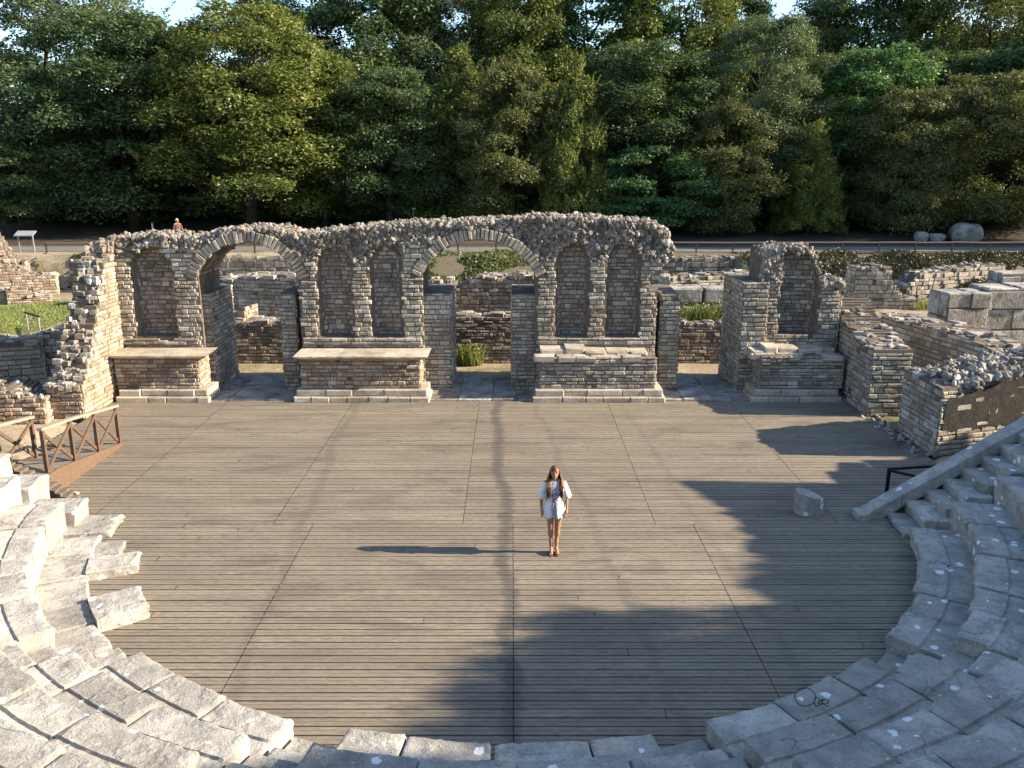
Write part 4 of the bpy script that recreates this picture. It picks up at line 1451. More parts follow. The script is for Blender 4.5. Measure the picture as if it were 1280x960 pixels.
# thin black wire loop lying on the seats
mb = MB()
cx_, cy_, cz_ = *P(1012, 882, 0.36), 0.36
pts = []
for i in range(30):
    a = 2 * math.pi * i / 29
    pts.append((cx_ - 0.06 + 0.13 * math.cos(a), cy_ + 0.03 * math.sin(a) + 0.02, cz_ + 0.11 + 0.11 * math.sin(a)))
add_tube(mb, pts, 0.006, 5)
pts = [(cx_ + 0.07 + 0.05 * math.cos(i * 0.7) + i * 0.006, cy_ + 0.03 * math.sin(i * 0.9), cz_ + 0.05 + 0.05 * math.sin(i * 0.7)) for i in range(26)]
add_tube(mb, pts, 0.006, 5)
tag(mb.build('wire_loop', [M['metal_dark']]), 'thin black loop of bent wire sticking up from the lower right seats', 'wire')

# ------------------------------------------------------------------ wooden ramp and railings at left
rt = thing('wooden_ramp', 'boarded wooden ramp with an orange side board rising at the left of the stage', 'ramp', (-10.4, 18.5, 0))
mb = MB()
y = 16.2
zr = lambda y: 0.5 if y < 17.6 else max(0.05, 0.5 - 0.45 * (y - 17.6) / 3.1)
while y < 20.65:
    z0_, z1_ = zr(y), zr(y + 0.16)
    tb = float(np.clip(rng.normal(0.55, 0.2), 0, 1))
    mb.add([(-11.15, y, z0_), (-9.93, y, z0_), (-9.93, y + 0.155, z1_), (-11.15, y + 0.155, z1_), (-11.15, y, z0_ - .04), (-9.93, y, z0_ - .04), (-9.93, y + 0.155, z1_ - .04), (-11.15, y + 0.155, z1_ - .04)],
           [(0, 1, 2, 3), (0, 4, 5, 1), (2, 6, 7, 3), (1, 5, 6, 2), (3, 7, 4, 0)], None, tb)
    y += 0.17
mb.build('ramp_boards', [M['deck']], rt)
mb = MB()
for x in (-9.905, -11.18):
    mb.add([(x - .025, 16.2, -0.05), (x - .025, 20.72, -0.05), (x - .025, 20.72, 0.06), (x - .025, 17.6, 0.505), (x - .025, 16.2, 0.505), (x + .025, 16.2, -0.05), (x + .025, 20.72, -0.05), (x + .025, 20.72, 0.06), (x + .025, 17.6, 0.505), (x + .025, 16.2, 0.505)],
           [(5, 6, 8, 9), (3, 1, 0, 4), (4, 9, 8, 3), (3, 8, 7, 2), (0, 5, 9, 4), (1, 2, 7, 6)], [(6, 7, 8), (3, 2, 1)])
mb.build('side_board', [M['orange_wood']], rt)


def railing(name, label, pts, h=0.98):
    """pts: ground points of the posts; X braces in every bay"""
    th = thing(name, label, 'railing', pts[0], 'brown wooden railings with crossed braces')
    pts = [np.array(p, float) for p in pts]
    for p in pts:
        b = MB()
        add_bar(b, p + (0, 0, -0.02), p + (0, 0, h - 0.03), 0.075, 0.075)
        b.build('post', [M['rail_wood']], th)
    for p, q in zip(pts[:-1], pts[1:]):
        d = (q - p) / np.linalg.norm(q - p)
        for (z0_, z1_, off) in ((0.08, h - 0.1, 0.022), (h - 0.1, 0.08, -0.022)):
            b = MB()
            nrm = np.array([d[1], -d[0], 0]) * off
            add_bar(b, p + d * 0.03 + nrm + (0, 0, z0_), q - d * 0.03 + nrm + (0, 0, z1_), 0.035, 0.075)
            b.build('brace', [M['rail_wood']], th)
    b = MB()
    d = (pts[-1] - pts[0]) / np.linalg.norm(pts[-1] - pts[0])
    for p, q in zip(pts[:-1], pts[1:]):
        add_bar(b, p + (0, 0, h) - (d * 0.08 if p is pts[0] else 0), q + (0, 0, h) + (d * 0.08 if q is pts[-1] else 0), 0.11, 0.06)
    b.build('handrail', [M['rail_top']], th)
    return th


railing('wooden_railing', 'brown wooden railing with crossed braces along the stage side of the ramp', [(-9.98, 17.35, 0.5), (-9.96, 18.45, 0.38), (-9.95, 19.55, 0.22), (-9.93, 20.62, 0.06)])
railing('wooden_railing', 'brown wooden railing with crossed braces beyond the ramp, cut by the left edge', [(-11.0, 18.75, 0.33), (-11.08, 17.55, 0.5), (-11.15, 16.35, 0.5)])

# black metal handrail at right
hr = thing('metal_handrail', 'black metal handrail with one post standing at the right end of the seats', 'handrail', (8.05, 17.25, 0))
mb = MB()
add_bar(mb, (8.05, 17.25, -0.05), (8.05, 17.25, 0.62), 0.06, 0.06)
mb.build('post', [M['metal_dark']], hr)
mb = MB()
add_bar(mb, (8.02, 17.25, 0.62), (9.75, 17.45, 0.66), 0.06, 0.05)
add_bar(mb, (8.05, 17.22, 0.60), (8.75, 16.75, 0.56), 0.055, 0.05)
add_bar(mb, (9.7, 17.44, 0.0), (9.7, 17.44, 0.66), 0.06, 0.06)
mb.build('handrail', [M['metal_dark']], hr)

# ------------------------------------------------------------------ small things in the background
sg = thing('information_sign', 'grey information board on two legs standing by the path at far left', 'sign', (-28.4, 50.4, 1.79), None)
sx, sy, sz = (-28.3, 50.4, 1.79)
mb = MB()
v0 = np.array([(sx - 0.55, sy - 0.22, sz + 0.98), (sx + 0.55, sy - 0.22, sz + 0.98), (sx + 0.55, sy + 0.28, sz + 1.22), (sx - 0.55, sy + 0.28, sz + 1.22)])
mb.add(np.concatenate([v0, v0 - (0, 0, 0.05)]), [(0, 1, 2, 3), (7, 6, 5, 4), (0, 4, 5, 1), (1, 5, 6, 2), (2, 6, 7, 3), (3, 7, 4, 0)])
mb.build('panel', [M['panel']], sg)
for dx in (-0.42, 0.42):
    mb = MB()
    add_bar(mb, (sx + dx, sy, sz - 0.02), (sx + dx, sy, sz + 1.06), 0.07, 0.07)
    mb.build('leg', [M['metal_pale']], sg)

ld = thing('wooden_landing', 'small orange wooden landing beside the lawn at left', 'platform', (-18.1, 34.5, 0), None)
mb = MB()
for i in range(9):
    add_box(mb, (-18.15, 33.85 + i * 0.24, 0.36 + rng.uniform(-.004, .004)), (0.72, 0.113, 0.025), 0, rng.random())
mb.build('boards', [M['orange_wood']], ld)
mb = MB()
add_box(mb, (-18.15, 33.72, 0.17), (0.72, 0.02, 0.19))
add_box(mb, (-17.44, 34.8, 0.17), (0.02, 1.05, 0.17))
add_box(mb, (-18.86, 34.8, 0.17), (0.02, 1.05, 0.17))
mb.build('skirt_board', [M['orange_wood']], ld)
for (pa_, pb_, lab) in (((-19.85, 34.6), (-18.9, 33.75), 'thin black-topped handrail on two slim posts, left of the small landing'), ((-18.35, 35.9), (-17.35, 34.5), 'thin black-topped handrail at the right side of the small landing')):
    hd = thing('handrail', lab, 'handrail', (pa_[0], pa_[1], 0.0), 'handrails of the small landing')
    zb_ = 0.0 if 'left' in lab else 0.38
    for (x, y) in (pa_, pb_):
        mb = MB()
        add_bar(mb, (x, y, zb_), (x, y, zb_ + 0.95), 0.05, 0.05)
        mb.build('post', [M['metal_pale']], hd)
    mb = MB()
    d = (np.array(pb_) - np.array(pa_)) * 0.12
    add_bar(mb, (pa_[0] - d[0], pa_[1] - d[1], zb_ + 0.97), (pb_[0] + d[0], pb_[1] + d[1], zb_ + 0.97), 0.09, 0.05)
    mb.build('rail', [M['metal_dark']], hd)


def path_fence(label, xa, xb, y):
    th = thing('path_fence', label, 'fence', (xa, y, 1.78), 'low rail fences along the path')
    n_ = max(2, int((xb - xa) / 2.1))
    for i in range(n_ + 1):
        mb = MB()
        x = xa + (xb - xa) * i / n_
        add_bar(mb, (x, y, 1.7), (x, y, 2.36), 0.08, 0.08)
        mb.build('post', [M['dark_wood']], th)
    mb = MB()
    for i in range(n_):
        x0_, x1_ = xa + (xb - xa) * i / n_, xa + (xb - xa) * (i + 1) / n_
        add_bar(mb, (x0_, y, 2.37 + rng.normal() * 0.01), (x1_, y, 2.37 + rng.normal() * 0.01), 0.07, 0.06)
    mb.build('rail', [M['rail_top']], th)


path_fence('low brown rail fence along the path on the right, below the boulders', 8.6, 32, 50.3)
path_fence('low dark rail fence along the path at the left, beside the information board', -27, -12.5, 50.1)
path_fence('low rail fence along the path glimpsed through the arches', -12, 3.5, 50.2)

for (px, py, rr, lab, fl) in ((1151, 299, 0.42, 'smaller pale boulder under the trees, leftmost of three', 1.0), (1170, 299, 0.5, 'low flat boulder under the trees, middle one of three', 0.7), (1207, 293, 0.95, 'largest grey boulder under the trees at the right', 0.85)):
    x, z = PY(px, py, 57.5)
    mb = MB()
    s3 = sphere_arrays(18, 12)
    p = s3[0].copy()
    p = np.clip(p, -0.8, 0.82)
    p = np.array([q * (1 + 0.16 * noise.noise(Vector(q * 1.4) + Vector((px, 0, 0))) + 0.06 * noise.noise(Vector(q * 4) + Vector((px, 0, 0)))) for q in p])
    mb.add(p * (rr * 1.25, rr, rr * fl) + (x, 57.5, ground_z(x, 57.5) + rr * fl * 0.6), s3[1], s3[2])
    tag(mb.build('boulder', [M['ashlar']], smooth=True, angle=R(40)), lab, 'boulder', 'boulders under the trees')
for (px, yt, yb_, lab) in ((516, 262, 292, 'slim dark post with a flat cap under the trees, above the middle niches'), (190, 279, 300, 'slim pale post under the trees at left, beside the walking person')):
    Yp = 57.0
    x, zt = PY(px, yt, Yp)
    pt = thing('marker_post', lab, 'post', (x, Yp, ground_z(x, Yp)))
    mb = MB()
    add_tube(mb, [(x, Yp, ground_z(x, Yp) - 0.05), (x, Yp, zt)], 0.05, 8)
    mb.build('post', [M['metal_dark'] if px > 300 else M['metal_pale']], pt)
    mb = MB()
    add_tube(mb, [(x, Yp, zt), (x, Yp, zt + 0.12)], [0.2, 0.12] if px > 300 else [0.06, 0.06], 10)
    mb.build('cap', [M['metal_dark']], pt)


# ------------------------------------------------------------------ people
def remeshed(mb, name, voxel, smooth_iter=2):
    me = mb.mesh(name, [])
    o = bpy.data.objects.new(name, me)
    COL.objects.link(o)
    m = o.modifiers.new('r', 'REMESH')
    m.mode = 'VOXEL'
    m.voxel_size = voxel
    m.use_smooth_shade = True
    s = o.modifiers.new('s', 'SMOOTH')
    s.iterations = smooth_iter
    s.factor = 0.5
    dg = bpy.context.evaluated_depsgraph_get()
    me2 = bpy.data.meshes.new_from_object(o.evaluated_get(dg))
    bpy.data.objects.remove(o)
    bpy.data.meshes.remove(me)
    return me2


def mat_flat(name, c, rough=0.6, var=0.12, scale=14):
    return mat_simple(name, tuple(x * (1 - var) for x in c), tuple(x * (1 + var) for x in c), scale, rough, 0.05)


M['skin'] = mat_flat('sunned_skin', (0.36, 0.175, 0.098), 0.5, 0.06)
M['eye'] = mat_flat('eye_dark', (0.03, 0.02, 0.015), 0.3)
M['lip'] = mat_flat('lips', (0.36, 0.11, 0.09), 0.45)
M['hair'] = mat_simple('auburn_hair', (0.04, 0.016, 0.007), (0.20, 0.075, 0.025), 9, 0.42, 0.3)
M['hair_grey'] = mat_flat('white_hair', (0.6, 0.57, 0.52), 0.6)
M['sandal'] = mat_flat('tan_sandal', (0.16, 0.085, 0.045), 0.6)
M['shirt_pink'] = mat_flat('dusty_pink_cloth', (0.11, 0.055, 0.045), 0.9)
M['trousers'] = mat_flat('dark_cloth', (0.06, 0.06, 0.07), 0.9)


def mat_dress():
    n = N('patterned_white_cloth')
    co = n.coord('Object')
    sep = n.t.nodes.new('ShaderNodeSeparateXYZ')
    n.link(co, sep.inputs[0])
    ax = n.math('ABSOLUTE', n.math('ADD', sep.outputs[0], n.math('MULTIPLY', n.math('SUBTRACT', n.noise(co, 9, 3), 0.5), 0.05)))
    band = n.ramp(ax, [(0.0, 1.0), (0.052, 1.0), (0.062, 0.0)])
    zig = n.ramp(n.noise(n.coord('Object', (26, 26, 70)), 1.0, 3, 0.5), [(0.42, 0.0), (0.56, 1.0)])
    k = n.math('MULTIPLY', band, n.math('ADD', n.math('MULTIPLY', zig, 0.5), 0.5))
    hem = n.ramp(n.noise(n.coord('Object', (4, 4, 60)), 1.0, 2), [(0.56, 0.0), (0.62, 0.5)])
    c = n.mix(n.math('MAXIMUM', k, n.math('MULTIPLY', hem, 0.5)), (0.66, 0.65, 0.63), (0.13, 0.15, 0.22))
    n.b.inputs['Roughness'].default_value = 0.9
    n.bump(n.noise(n.coord('Object', (20, 20, 5)), 1.0, 3), 0.3, 0.01)
    return n.color(c)


M['dress'] = mat_dress()


def body_shapes(mb, arms, legs, lean=0.0, female=True):
    sh = 0.150 if female else 0.185
    add_ball(mb, (0, -0.012, 1.545), (0.073, 0.092, 0.108))             # skull
    add_ball(mb, (0, -0.040, 1.488), (0.052, 0.060, 0.062))             # jaw
    add_ball(mb, (0, -0.082, 1.452), (0.024, 0.020, 0.018))             # chin
    add_tube(mb, [(0, -0.095, 1.56), (0, -0.116, 1.515), (0, -0.098, 1.507)], [0.010, 0.014, 0.011], 8)   # nose
    add_tube(mb, [(-0.017, -0.092, 1.484), (0, -0.100, 1.486), (0.017, -0.092, 1.484)], [0.006, 0.009, 0.006], 8)   # mouth
    for s in (-1, 1):
        add_tube(mb, [(s * 0.045, -0.084, 1.572), (s * 0.02, -0.098, 1.572)], [0.009, 0.010], 8)     # brow
        add_ball(mb, (s * 0.074, -0.002, 1.53), (0.010, 0.022, 0.032))  # ear
    add_tube(mb, [(0, 0.015, 1.34), (0, 0.002, 1.43), (0, -0.008, 1.5)], [0.062, 0.047, 0.05], 12)
    add_tube(mb, [(-sh, 0.005, 1.335), (-0.05, 0.01, 1.365), (0.05, 0.01, 1.365), (sh, 0.005, 1.335)], [0.048, 0.058, 0.058, 0.048], 12)
    add_ball(mb, (0, 0.0, 1.22), (0.145, 0.098, 0.165))
    if female:
        for s in (-1, 1):
            add_ball(mb, (s * 0.065, -0.075, 1.215), (0.055, 0.045, 0.055))
    add_ball(mb, (0, 0.0, 1.06), (0.120, 0.088, 0.16))
    add_ball(mb, (0, 0.008, 0.92), (0.155, 0.105, 0.13))
    for s, (el, wr, tip) in zip((-1, 1), arms):
        sp = (s * (sh + 0.012), 0.005, 1.325)
        add_ball(mb, sp, (0.052, 0.052, 0.055))
        mid = tuple((np.array(sp) * 0.6 + np.array(el) * 0.4))
        add_tube(mb, [sp, mid, el], [0.047, 0.042, 0.035], 12)
        add_ball(mb, el, (0.036, 0.036, 0.038))
        fm = tuple(np.array(el) * 0.65 + np.array(wr) * 0.35)
        add_tube(mb, [el, fm, wr], [0.035, 0.034, 0.023], 12)
        e, w_, t_ = np.array(el), np.array(wr), np.array(tip)
        d = (t_ - w_) / np.linalg.norm(t_ - w_)
        fwd = np.array([0, -1.0, 0])
        fwd = fwd - d * (fwd @ d)
        fwd /= np.linalg.norm(fwd)
        side = np.cross(d, fwd) * s
        pc = w_ + d * 0.045
        add_tube(mb, [w_, w_ + d * 0.03, w_ + d * 0.085], [0.023, 0.026, 0.024], 10)
        add_tube(mb, [w_ + d * 0.03 + fwd * 0.016, w_ + d * 0.085 + fwd * 0.02], [0.017, 0.018], 8)
        add_tube(mb, [w_ + d * 0.03 - fwd * 0.016, w_ + d * 0.085 - fwd * 0.02], [0.017, 0.017], 8)
        for q, ln in ((0.031, 0.072), (0.0105, 0.082), (-0.0105, 0.077), (-0.031, 0.06)):
            b0 = w_ + d * 0.085 + fwd * q
            inward = -side
            add_tube(mb, [b0 - d * 0.02, b0 + d * ln * 0.45, b0 + d * ln * 0.75 + inward * 0.012, b0 + d * ln + inward * 0.026], [0.0095, 0.009, 0.0085, 0.007], 8)
        tb = w_ + d * 0.03 + fwd * 0.022
        add_tube(mb, [tb, tb + d * 0.03 + fwd * 0.022, tb + d * 0.062 + fwd * 0.026 - side * 0.008], [0.013, 0.0115, 0.0085], 8)
    for s, (kn, an, toe) in zip((-1, 1), legs):
        hp_ = (s * 0.082, 0.005, 0.90)
        m1 = tuple(np.array(hp_) * 0.6 + np.array(kn) * 0.4 + np.array([s * 0.004, -0.006, 0]))
        add_tube(mb, [hp_, m1, kn], [0.086, 0.074, 0.051], 14)
        add_ball(mb, kn, (0.051, 0.052, 0.055))
        cf = tuple(np.array(kn) * 0.68 + np.array(an) * 0.32 + np.array([s * 0.004, 0.018, 0]))
        c2 = tuple(np.array(kn) * 0.35 + np.array(an) * 0.65 + np.array([0, 0.008, 0]))
        add_tube(mb, [kn, cf, c2, an], [0.048, 0.052, 0.039, 0.031], 14)
        a, t_ = np.array(an), np.array(toe)
        fl = np.array([t_[0], t_[1], t_[2]])
        add_ball(mb, a + (0, 0.022, -0.045), (0.030, 0.036, 0.034))
        add_tube(mb, [a + (0, 0.0, -0.01), (a + fl) / 2 + (0, 0, 0.004), fl], [0.033, 0.031, 0.022], 10)
        dd = (fl - a)
        dd[2] = 0
        dd /= np.linalg.norm(dd)
        sd2 = np.array([-dd[1], dd[0], 0]) * s
        for i_, q in enumerate((-0.024, -0.010, 0.003, 0.014, 0.024)):
            b0 = fl + sd2 * q * -1 + (0, 0, -0.006)
            add_tube(mb, [b0 - dd * 0.03, b0 + dd * (0.026 - 0.004 * i_)], [0.012, 0.009 if i_ else 0.012], 8)


def cloth_rings(mb, rings, seg=64, folds=8, amp=0.05, phase=0.0, thick=0.006, mat=0):
    """open tube of elliptical rings (centre, rx, ry) with hanging folds that grow to the hem"""
    v = []
    k = len(rings)
    for off in (0.0, -thick):
        for i, (c, rx, ry) in enumerate(rings):
            t = i / (k - 1)
            for j in range(seg):
                a = 2 * math.pi * j / seg
                f = 1 + amp * t * (math.sin(a * folds + phase + t * 1.5) + 0.5 * math.sin(a * (folds * 1.7) + 2 * t)) * 0.7
                v.append((c[0] + (rx * f + off) * math.cos(a), c[1] + (ry * f + off) * math.sin(a), c[2] + (0.012 * math.sin(a * folds * 0.5 + phase) * t)))
    q = []
    n1 = k * seg
    for i in range(k - 1):
        for j in range(seg):
            j2 = (j + 1) % seg
            q.append((i * seg + j, (i + 1) * seg + j, (i + 1) * seg + j2, i * seg + j2))
            q.append((n1 + i * seg + j2, n1 + (i + 1) * seg + j2, n1 + (i + 1) * seg + j, n1 + i * seg + j))
    for i in (0, k - 1):
        for j in range(seg):
            j2 = (j + 1) % seg
            f = (i * seg + j, n1 + i * seg + j, n1 + i * seg + j2, i * seg + j2)
            q.append(f if i else f[::-1])
    mb.add(v, q, None, 0.5, mat)


def person(label, loc, yaw, arms, legs, scale, cat='person'):
    th = bpy.data.objects.new('person', None)
    COL.objects.link(th)
    th.location = loc
    th.rotation_euler = (0, 0, yaw)
    th.scale = (scale,) * 3
    tag(th, label, cat)
    return th


wx, wy = P(692, 691, 0.0)
wom = person('woman with long auburn hair in a short white dress standing on the wooden stage', (wx, wy, 0.0), R(2), None, None, 1.02)
arms = [((-0.226, 0.02, 1.085), (-0.228, -0.01, 0.855), (-0.215, -0.03, 0.70)), ((0.216, 0.004, 1.085), (0.218, -0.05, 0.86), (0.200, -0.085, 0.71))]
legs = [((-0.062, -0.012, 0.49), (-0.046, 0.022, 0.095), (-0.052, -0.125, 0.034)), ((0.062, -0.012, 0.49), (0.046, 0.022, 0.095), (0.058, -0.125, 0.034))]
mb = MB()
body_shapes(mb, arms, legs)
me = remeshed(mb, 'person_body', 0.0062, 2)
for m in ('skin', 'eye', 'lip'):
    me.materials.append(M[m])
for p in me.polygons:
    c = p.center
    p.use_smooth = True
    i = 0
    if c.y < -0.06:
        if (abs(abs(c.x) - 0.030) / 0.014) ** 2 + ((c.z - 1.550) / 0.0075) ** 2 < 1:
            i = 1
        elif (abs(abs(c.x) - 0.032) / 0.019) ** 2 + ((c.z - 1.577) / 0.0045) ** 2 < 1:
            i = 1
        elif (c.x / 0.021) ** 2 + ((c.z - 1.484) / 0.009) ** 2 < 1 and c.y < -0.085:
            i = 2
    p.material_index = i
bo = bpy.data.objects.new('body', me)
COL.objects.link(bo)
bo.parent = wom
bo.rotation_euler = (0, 0, 0)
# dress
mb = MB()
cloth_rings(mb, [((0, 0.012, 1.388), 0.085, 0.066), ((0, 0.005, 1.345), 0.165, 0.092), ((0, 0, 1.29), 0.178, 0.118), ((0, -0.012, 1.22), 0.172, 0.137), ((0, -0.005, 1.14), 0.156, 0.124), ((0, 0, 1.075), 0.142, 0.112), ((0, 0, 1.04), 0.145, 0.114),
                 ((0, 0.003, 0.97), 0.175, 0.132), ((0, 0.004, 0.88), 0.192, 0.142), ((0, 0.004, 0.79), 0.203, 0.15), ((0, 0.004, 0.715), 0.212, 0.157)], 72, 9, 0.07)
for s in (-1, 1):
    # wide open sleeves
    sg_, kk = 28, 6
    v = []
    for off in (0, -0.006):
        for i in range(kk):
            t = i / (kk - 1)
            c = np.array([s * (0.138 + 0.078 * t), 0.005 - 0.012 * t, 1.362 - 0.295 * t])
            ax = np.array([s * 0.36, -0.04, -0.93])
            u = np.array([0.93, 0, s * 0.36])
            w_ = np.array([0, 1.0, 0])
            r = 0.066 + 0.022 * t + off
            for j in range(sg_):
                a = 2 * math.pi * j / sg_
                f = 1 + 0.07 * t * math.sin(a * 5 + s)
                v.append(c + u * r * f * math.cos(a) * (1 + 0.1 * t) + w_ * r * 0.92 * f * math.sin(a))
    n1 = kk * sg_
    q = []
    for i in range(kk - 1):
        for j in range(sg_):
            j2 = (j + 1) % sg_
            q.append((i * sg_ + j, (i + 1) * sg_ + j, (i + 1) * sg_ + j2, i * sg_ + j2))
            q.append((n1 + i * sg_ + j2, n1 + (i + 1) * sg_ + j2, n1 + (i + 1) * sg_ + j, n1 + i * sg_ + j))
    for j in range(sg_):
        j2 = (j + 1) % sg_
        i = kk - 1
        q.append((i * sg_ + j, n1 + i * sg_ + j, n1 + i * sg_ + j2, i * sg_ + j2))
    mb.add(v, q)
mb.build('dress', [M['dress']], wom, smooth=True)
mb = MB()
cloth_rings(mb, [((0, 0, 1.072), 0.150, 0.119), ((0, 0, 1.058), 0.153, 0.122), ((0, 0, 1.042), 0.151, 0.12)], 48, 5, 0.01)
add_tube(mb, [(0.0, -0.122, 1.058), (-0.03, -0.135, 1.02), (-0.035, -0.14, 0.95), (-0.04, -0.15, 0.88)], [0.011, 0.012, 0.010, 0.007], 8)
add_tube(mb, [(0.0, -0.122, 1.058), (0.025, -0.135, 1.02), (0.02, -0.142, 0.94), (0.03, -0.15, 0.87)], [0.011, 0.012, 0.010, 0.007], 8)
add_ball(mb, (0, -0.128, 1.057), (0.02, 0.015, 0.016))
mb.build('waist_tie', [M['dress']], wom, smooth=True)
# hair
mb = MB()
cap = SPH[0].copy()
cap = cap * (0.088, 0.106, 0.116) + (0, 0.0, 1.556)
keep = lambda c: not (c[1] < -0.035 and c[2] < 1.607) and c[2] > 1.46
fq = [f for f in SPH[1] if keep(np.mean([cap[i] for i in f], axis=0))]
ft = [f for f in SPH[2] if keep(np.mean([cap[i] for i in f], axis=0))]
mb.add(cap, fq, ft, 0.4)
for i in range(330):
    a = rng.uniform(-0.15, math.pi + 0.15)       # around the sides and back
    if rng.random() < 0.45:
        a = rng.choice([rng.uniform(-0.3, 0.35), rng.uniform(math.pi - 0.35, math.pi + 0.3)])
    el = rng.uniform(0.2, 1.25)
    cx_, cy_ = math.cos(a), math.sin(a)
    root = np.array([cx_ * 0.08 * math.cos(el), 0.006 + cy_ * 0.095 * math.cos(el) - 0.02 * math.sin(el), 1.56 + 0.108 * math.sin(el)])
    side = abs(cx_)
    end_z = rng.uniform(1.10, 1.26) if side > 0.6 else rng.uniform(1.12, 1.3)
    pts = [root]
    out1 = np.array([cx_ * 0.092, 0.01 + cy_ * 0.105, 1.52])
    out2 = np.array([cx_ * (0.108 + 0.025 * rng.random()), 0.01 + cy_ * 0.11 - 0.03 * (side > 0.6), 1.42])
    out3 = np.array([cx_ * (0.10 + 0.05 * rng.random()), (-0.10 - 0.03 * rng.random()) if (side > 0.6 and rng.random() < 0.75) else 0.10 + 0.03 * rng.random(), 1.32])
    out4 = np.array([out3[0] * rng.uniform(0.75, 1.1), out3[1] * 1.12 - 0.01 * (out3[1] < 0), end_z])
    ctrl = [root, out1, out2, out3, out4]
    ph, wa = rng.uniform(0, 6.28), rng.uniform(0.004, 0.012)
    for t in np.linspace(0.12, 1, 15):
        u = t * (len(ctrl) - 1)
        k_ = min(int(u), len(ctrl) - 2)
        f = u - k_
        f = f * f * (3 - 2 * f)
        p = ctrl[k_] * (1 - f) + ctrl[k_ + 1] * f
        p = p + np.array([math.sin(t * 15 + ph), math.cos(t * 13 + ph), 0]) * wa * t
        pts.append(p)
    rad = np.concatenate([[0.008], np.interp(np.linspace(0, 1, 15), [0, 0.5, 1], [0.008, 0.0085, 0.003])])
    add_tube(mb, pts, rad, 5, rng.random())
mb.build('hair', [M['hair']], wom, smooth=True)
mb = MB()
for s, (kn, an, toe) in zip((-1, 1), legs):
    for z0_, z1_ in ((0.0, 0.014),):
        v = []
        for z in (z0_, z1_):
            for (dx, y) in ((-0.024, 0.062), (0.024, 0.062), (0.030, 0.0), (0.028, -0.05), (0.042, -0.115), (0.030, -0.165), (0, -0.178), (-0.032, -0.16), (-0.038, -0.115), (-0.026, -0.05), (-0.028, 0.0)):
                v.append((toe[0] * (0.5 - y * 3) + an[0] * (0.5 + y * 3) + dx, y, z))
        n_ = 11
        mb.add(v, [(j, (j + 1) % n_, n_ + (j + 1) % n_, n_ + j) for j in range(n_)], [(n_, n_ + j, n_ + j + 1) for j in range(1, n_ - 1)] + [(0, j + 1, j) for j in range(1, n_ - 1)])
    add_tube(mb, [(toe[0] - 0.04, -0.05, 0.015), (toe[0] - 0.02, -0.085, 0.058), (toe[0], -0.12, 0.05), (toe[0] + 0.02, -0.085, 0.058), (toe[0] + 0.04, -0.05, 0.015)], 0.006, 6)
mb.build('sandals', [M['sandal']], wom)
bo.location = (0, 0, 0.012)

mx, mz = PY(222, 284, 53.0)
man = person('white-haired person in dusty pink shirt walking on the path behind the arched wall', (mx, 53.0, 1.80), R(62), None, None, 1.06)
arms = [((-0.245, 0.06, 1.08), (-0.25, -0.05, 0.87), (-0.245, -0.13, 0.74)), ((0.245, -0.05, 1.09), (0.25, -0.17, 0.92), (0.24, -0.26, 0.82))]
legs = [((-0.08, -0.09, 0.50), (-0.075, -0.20, 0.095), (-0.085, -0.36, 0.034)), ((0.08, 0.02, 0.49), (0.075, 0.2, 0.10), (0.085, 0.06, 0.03))]
mb = MB()
body_shapes(mb, arms, legs, female=False)
me = remeshed(mb, 'person_body', 0.011, 2)
me.materials.append(M['skin'])
bo = bpy.data.objects.new('body', me)
COL.objects.link(bo)
bo.parent = man
mb = MB()
cloth_rings(mb, [((0, 0.008, 1.39), 0.09, 0.075), ((0, 0.005, 1.35), 0.2, 0.105), ((0, 0, 1.25), 0.195, 0.135), ((0, 0, 1.1), 0.175, 0.13), ((0, 0, 0.95), 0.185, 0.14), ((0, 0, 0.86), 0.19, 0.145)], 40, 7, 0.05)
for s in (-1, 1):
    el = arms[0 if s < 0 else 1][0]
    add_tube(mb, [(s * 0.17, 0.005, 1.34), (s * 0.22, el[1] * 0.5, 1.22), (el[0], el[1], el[2] + 0.02)], [0.068, 0.066, 0.062], 12, caps=False)
mb.build('shirt', [M['shirt_pink']], man, smooth=True)
mb = MB()
for s, (kn, an, toe) in zip((-1, 1), legs):
    add_tube(mb, [(s * 0.08, 0.0, 0.95), kn, (an[0], an[1], an[2] + 0.0)], [0.105, 0.075, 0.06], 12)
add_ball(mb, (0, 0.005, 0.93), (0.17, 0.118, 0.10))
mb.build('trousers', [M['trousers']], man, smooth=True)
mb = MB()
cap = SPH[0] * (0.082, 0.098, 0.11) + (0, 0.008, 1.556)
keep = lambda c: not (c[1] < -0.05 and c[2] < 1.60) and c[2] > 1.49
mb.add(cap, [f for f in SPH[1] if keep(np.mean([cap[i] for i in f], axis=0))], [f for f in SPH[2] if keep(np.mean([cap[i] for i in f], axis=0))])
mb.build('hair', [M['hair_grey']], man, smooth=True)


# ------------------------------------------------------------------ trees
def unit(v):
    return v / (np.linalg.norm(v, axis=1, keepdims=True) + 1e-9)


def leaves(mb, pos, nrm, size, tint, aspect=0.5, up=0.0, r=None):
    """a rhombic leaf (spray of leaves) at each position, facing nrm"""
    r = r or rng
    n = len(pos)
    nrm = unit(nrm)
    d = r.normal(size=(n, 3))
    d[:, 2] += up
    d = d - nrm * (d * nrm).sum(1, keepdims=True)
    d = unit(d)
    s = np.cross(nrm, d)
    L = (size * r.uniform(0.6, 1.35, n))[:, None]
    w = L * aspect
    bend = nrm * L * r.uniform(-0.12, 0.25, (n, 1))
    v = np.stack([pos - d * L * 0.5, pos + s * w * 0.5 + bend, pos + d * L * 0.5, pos - s * w * 0.5 + bend], 1).reshape(-1, 3)
    q = np.arange(n * 4).reshape(n, 4)
    mb.add(v, q, None, np.clip(tint, 0, 1))


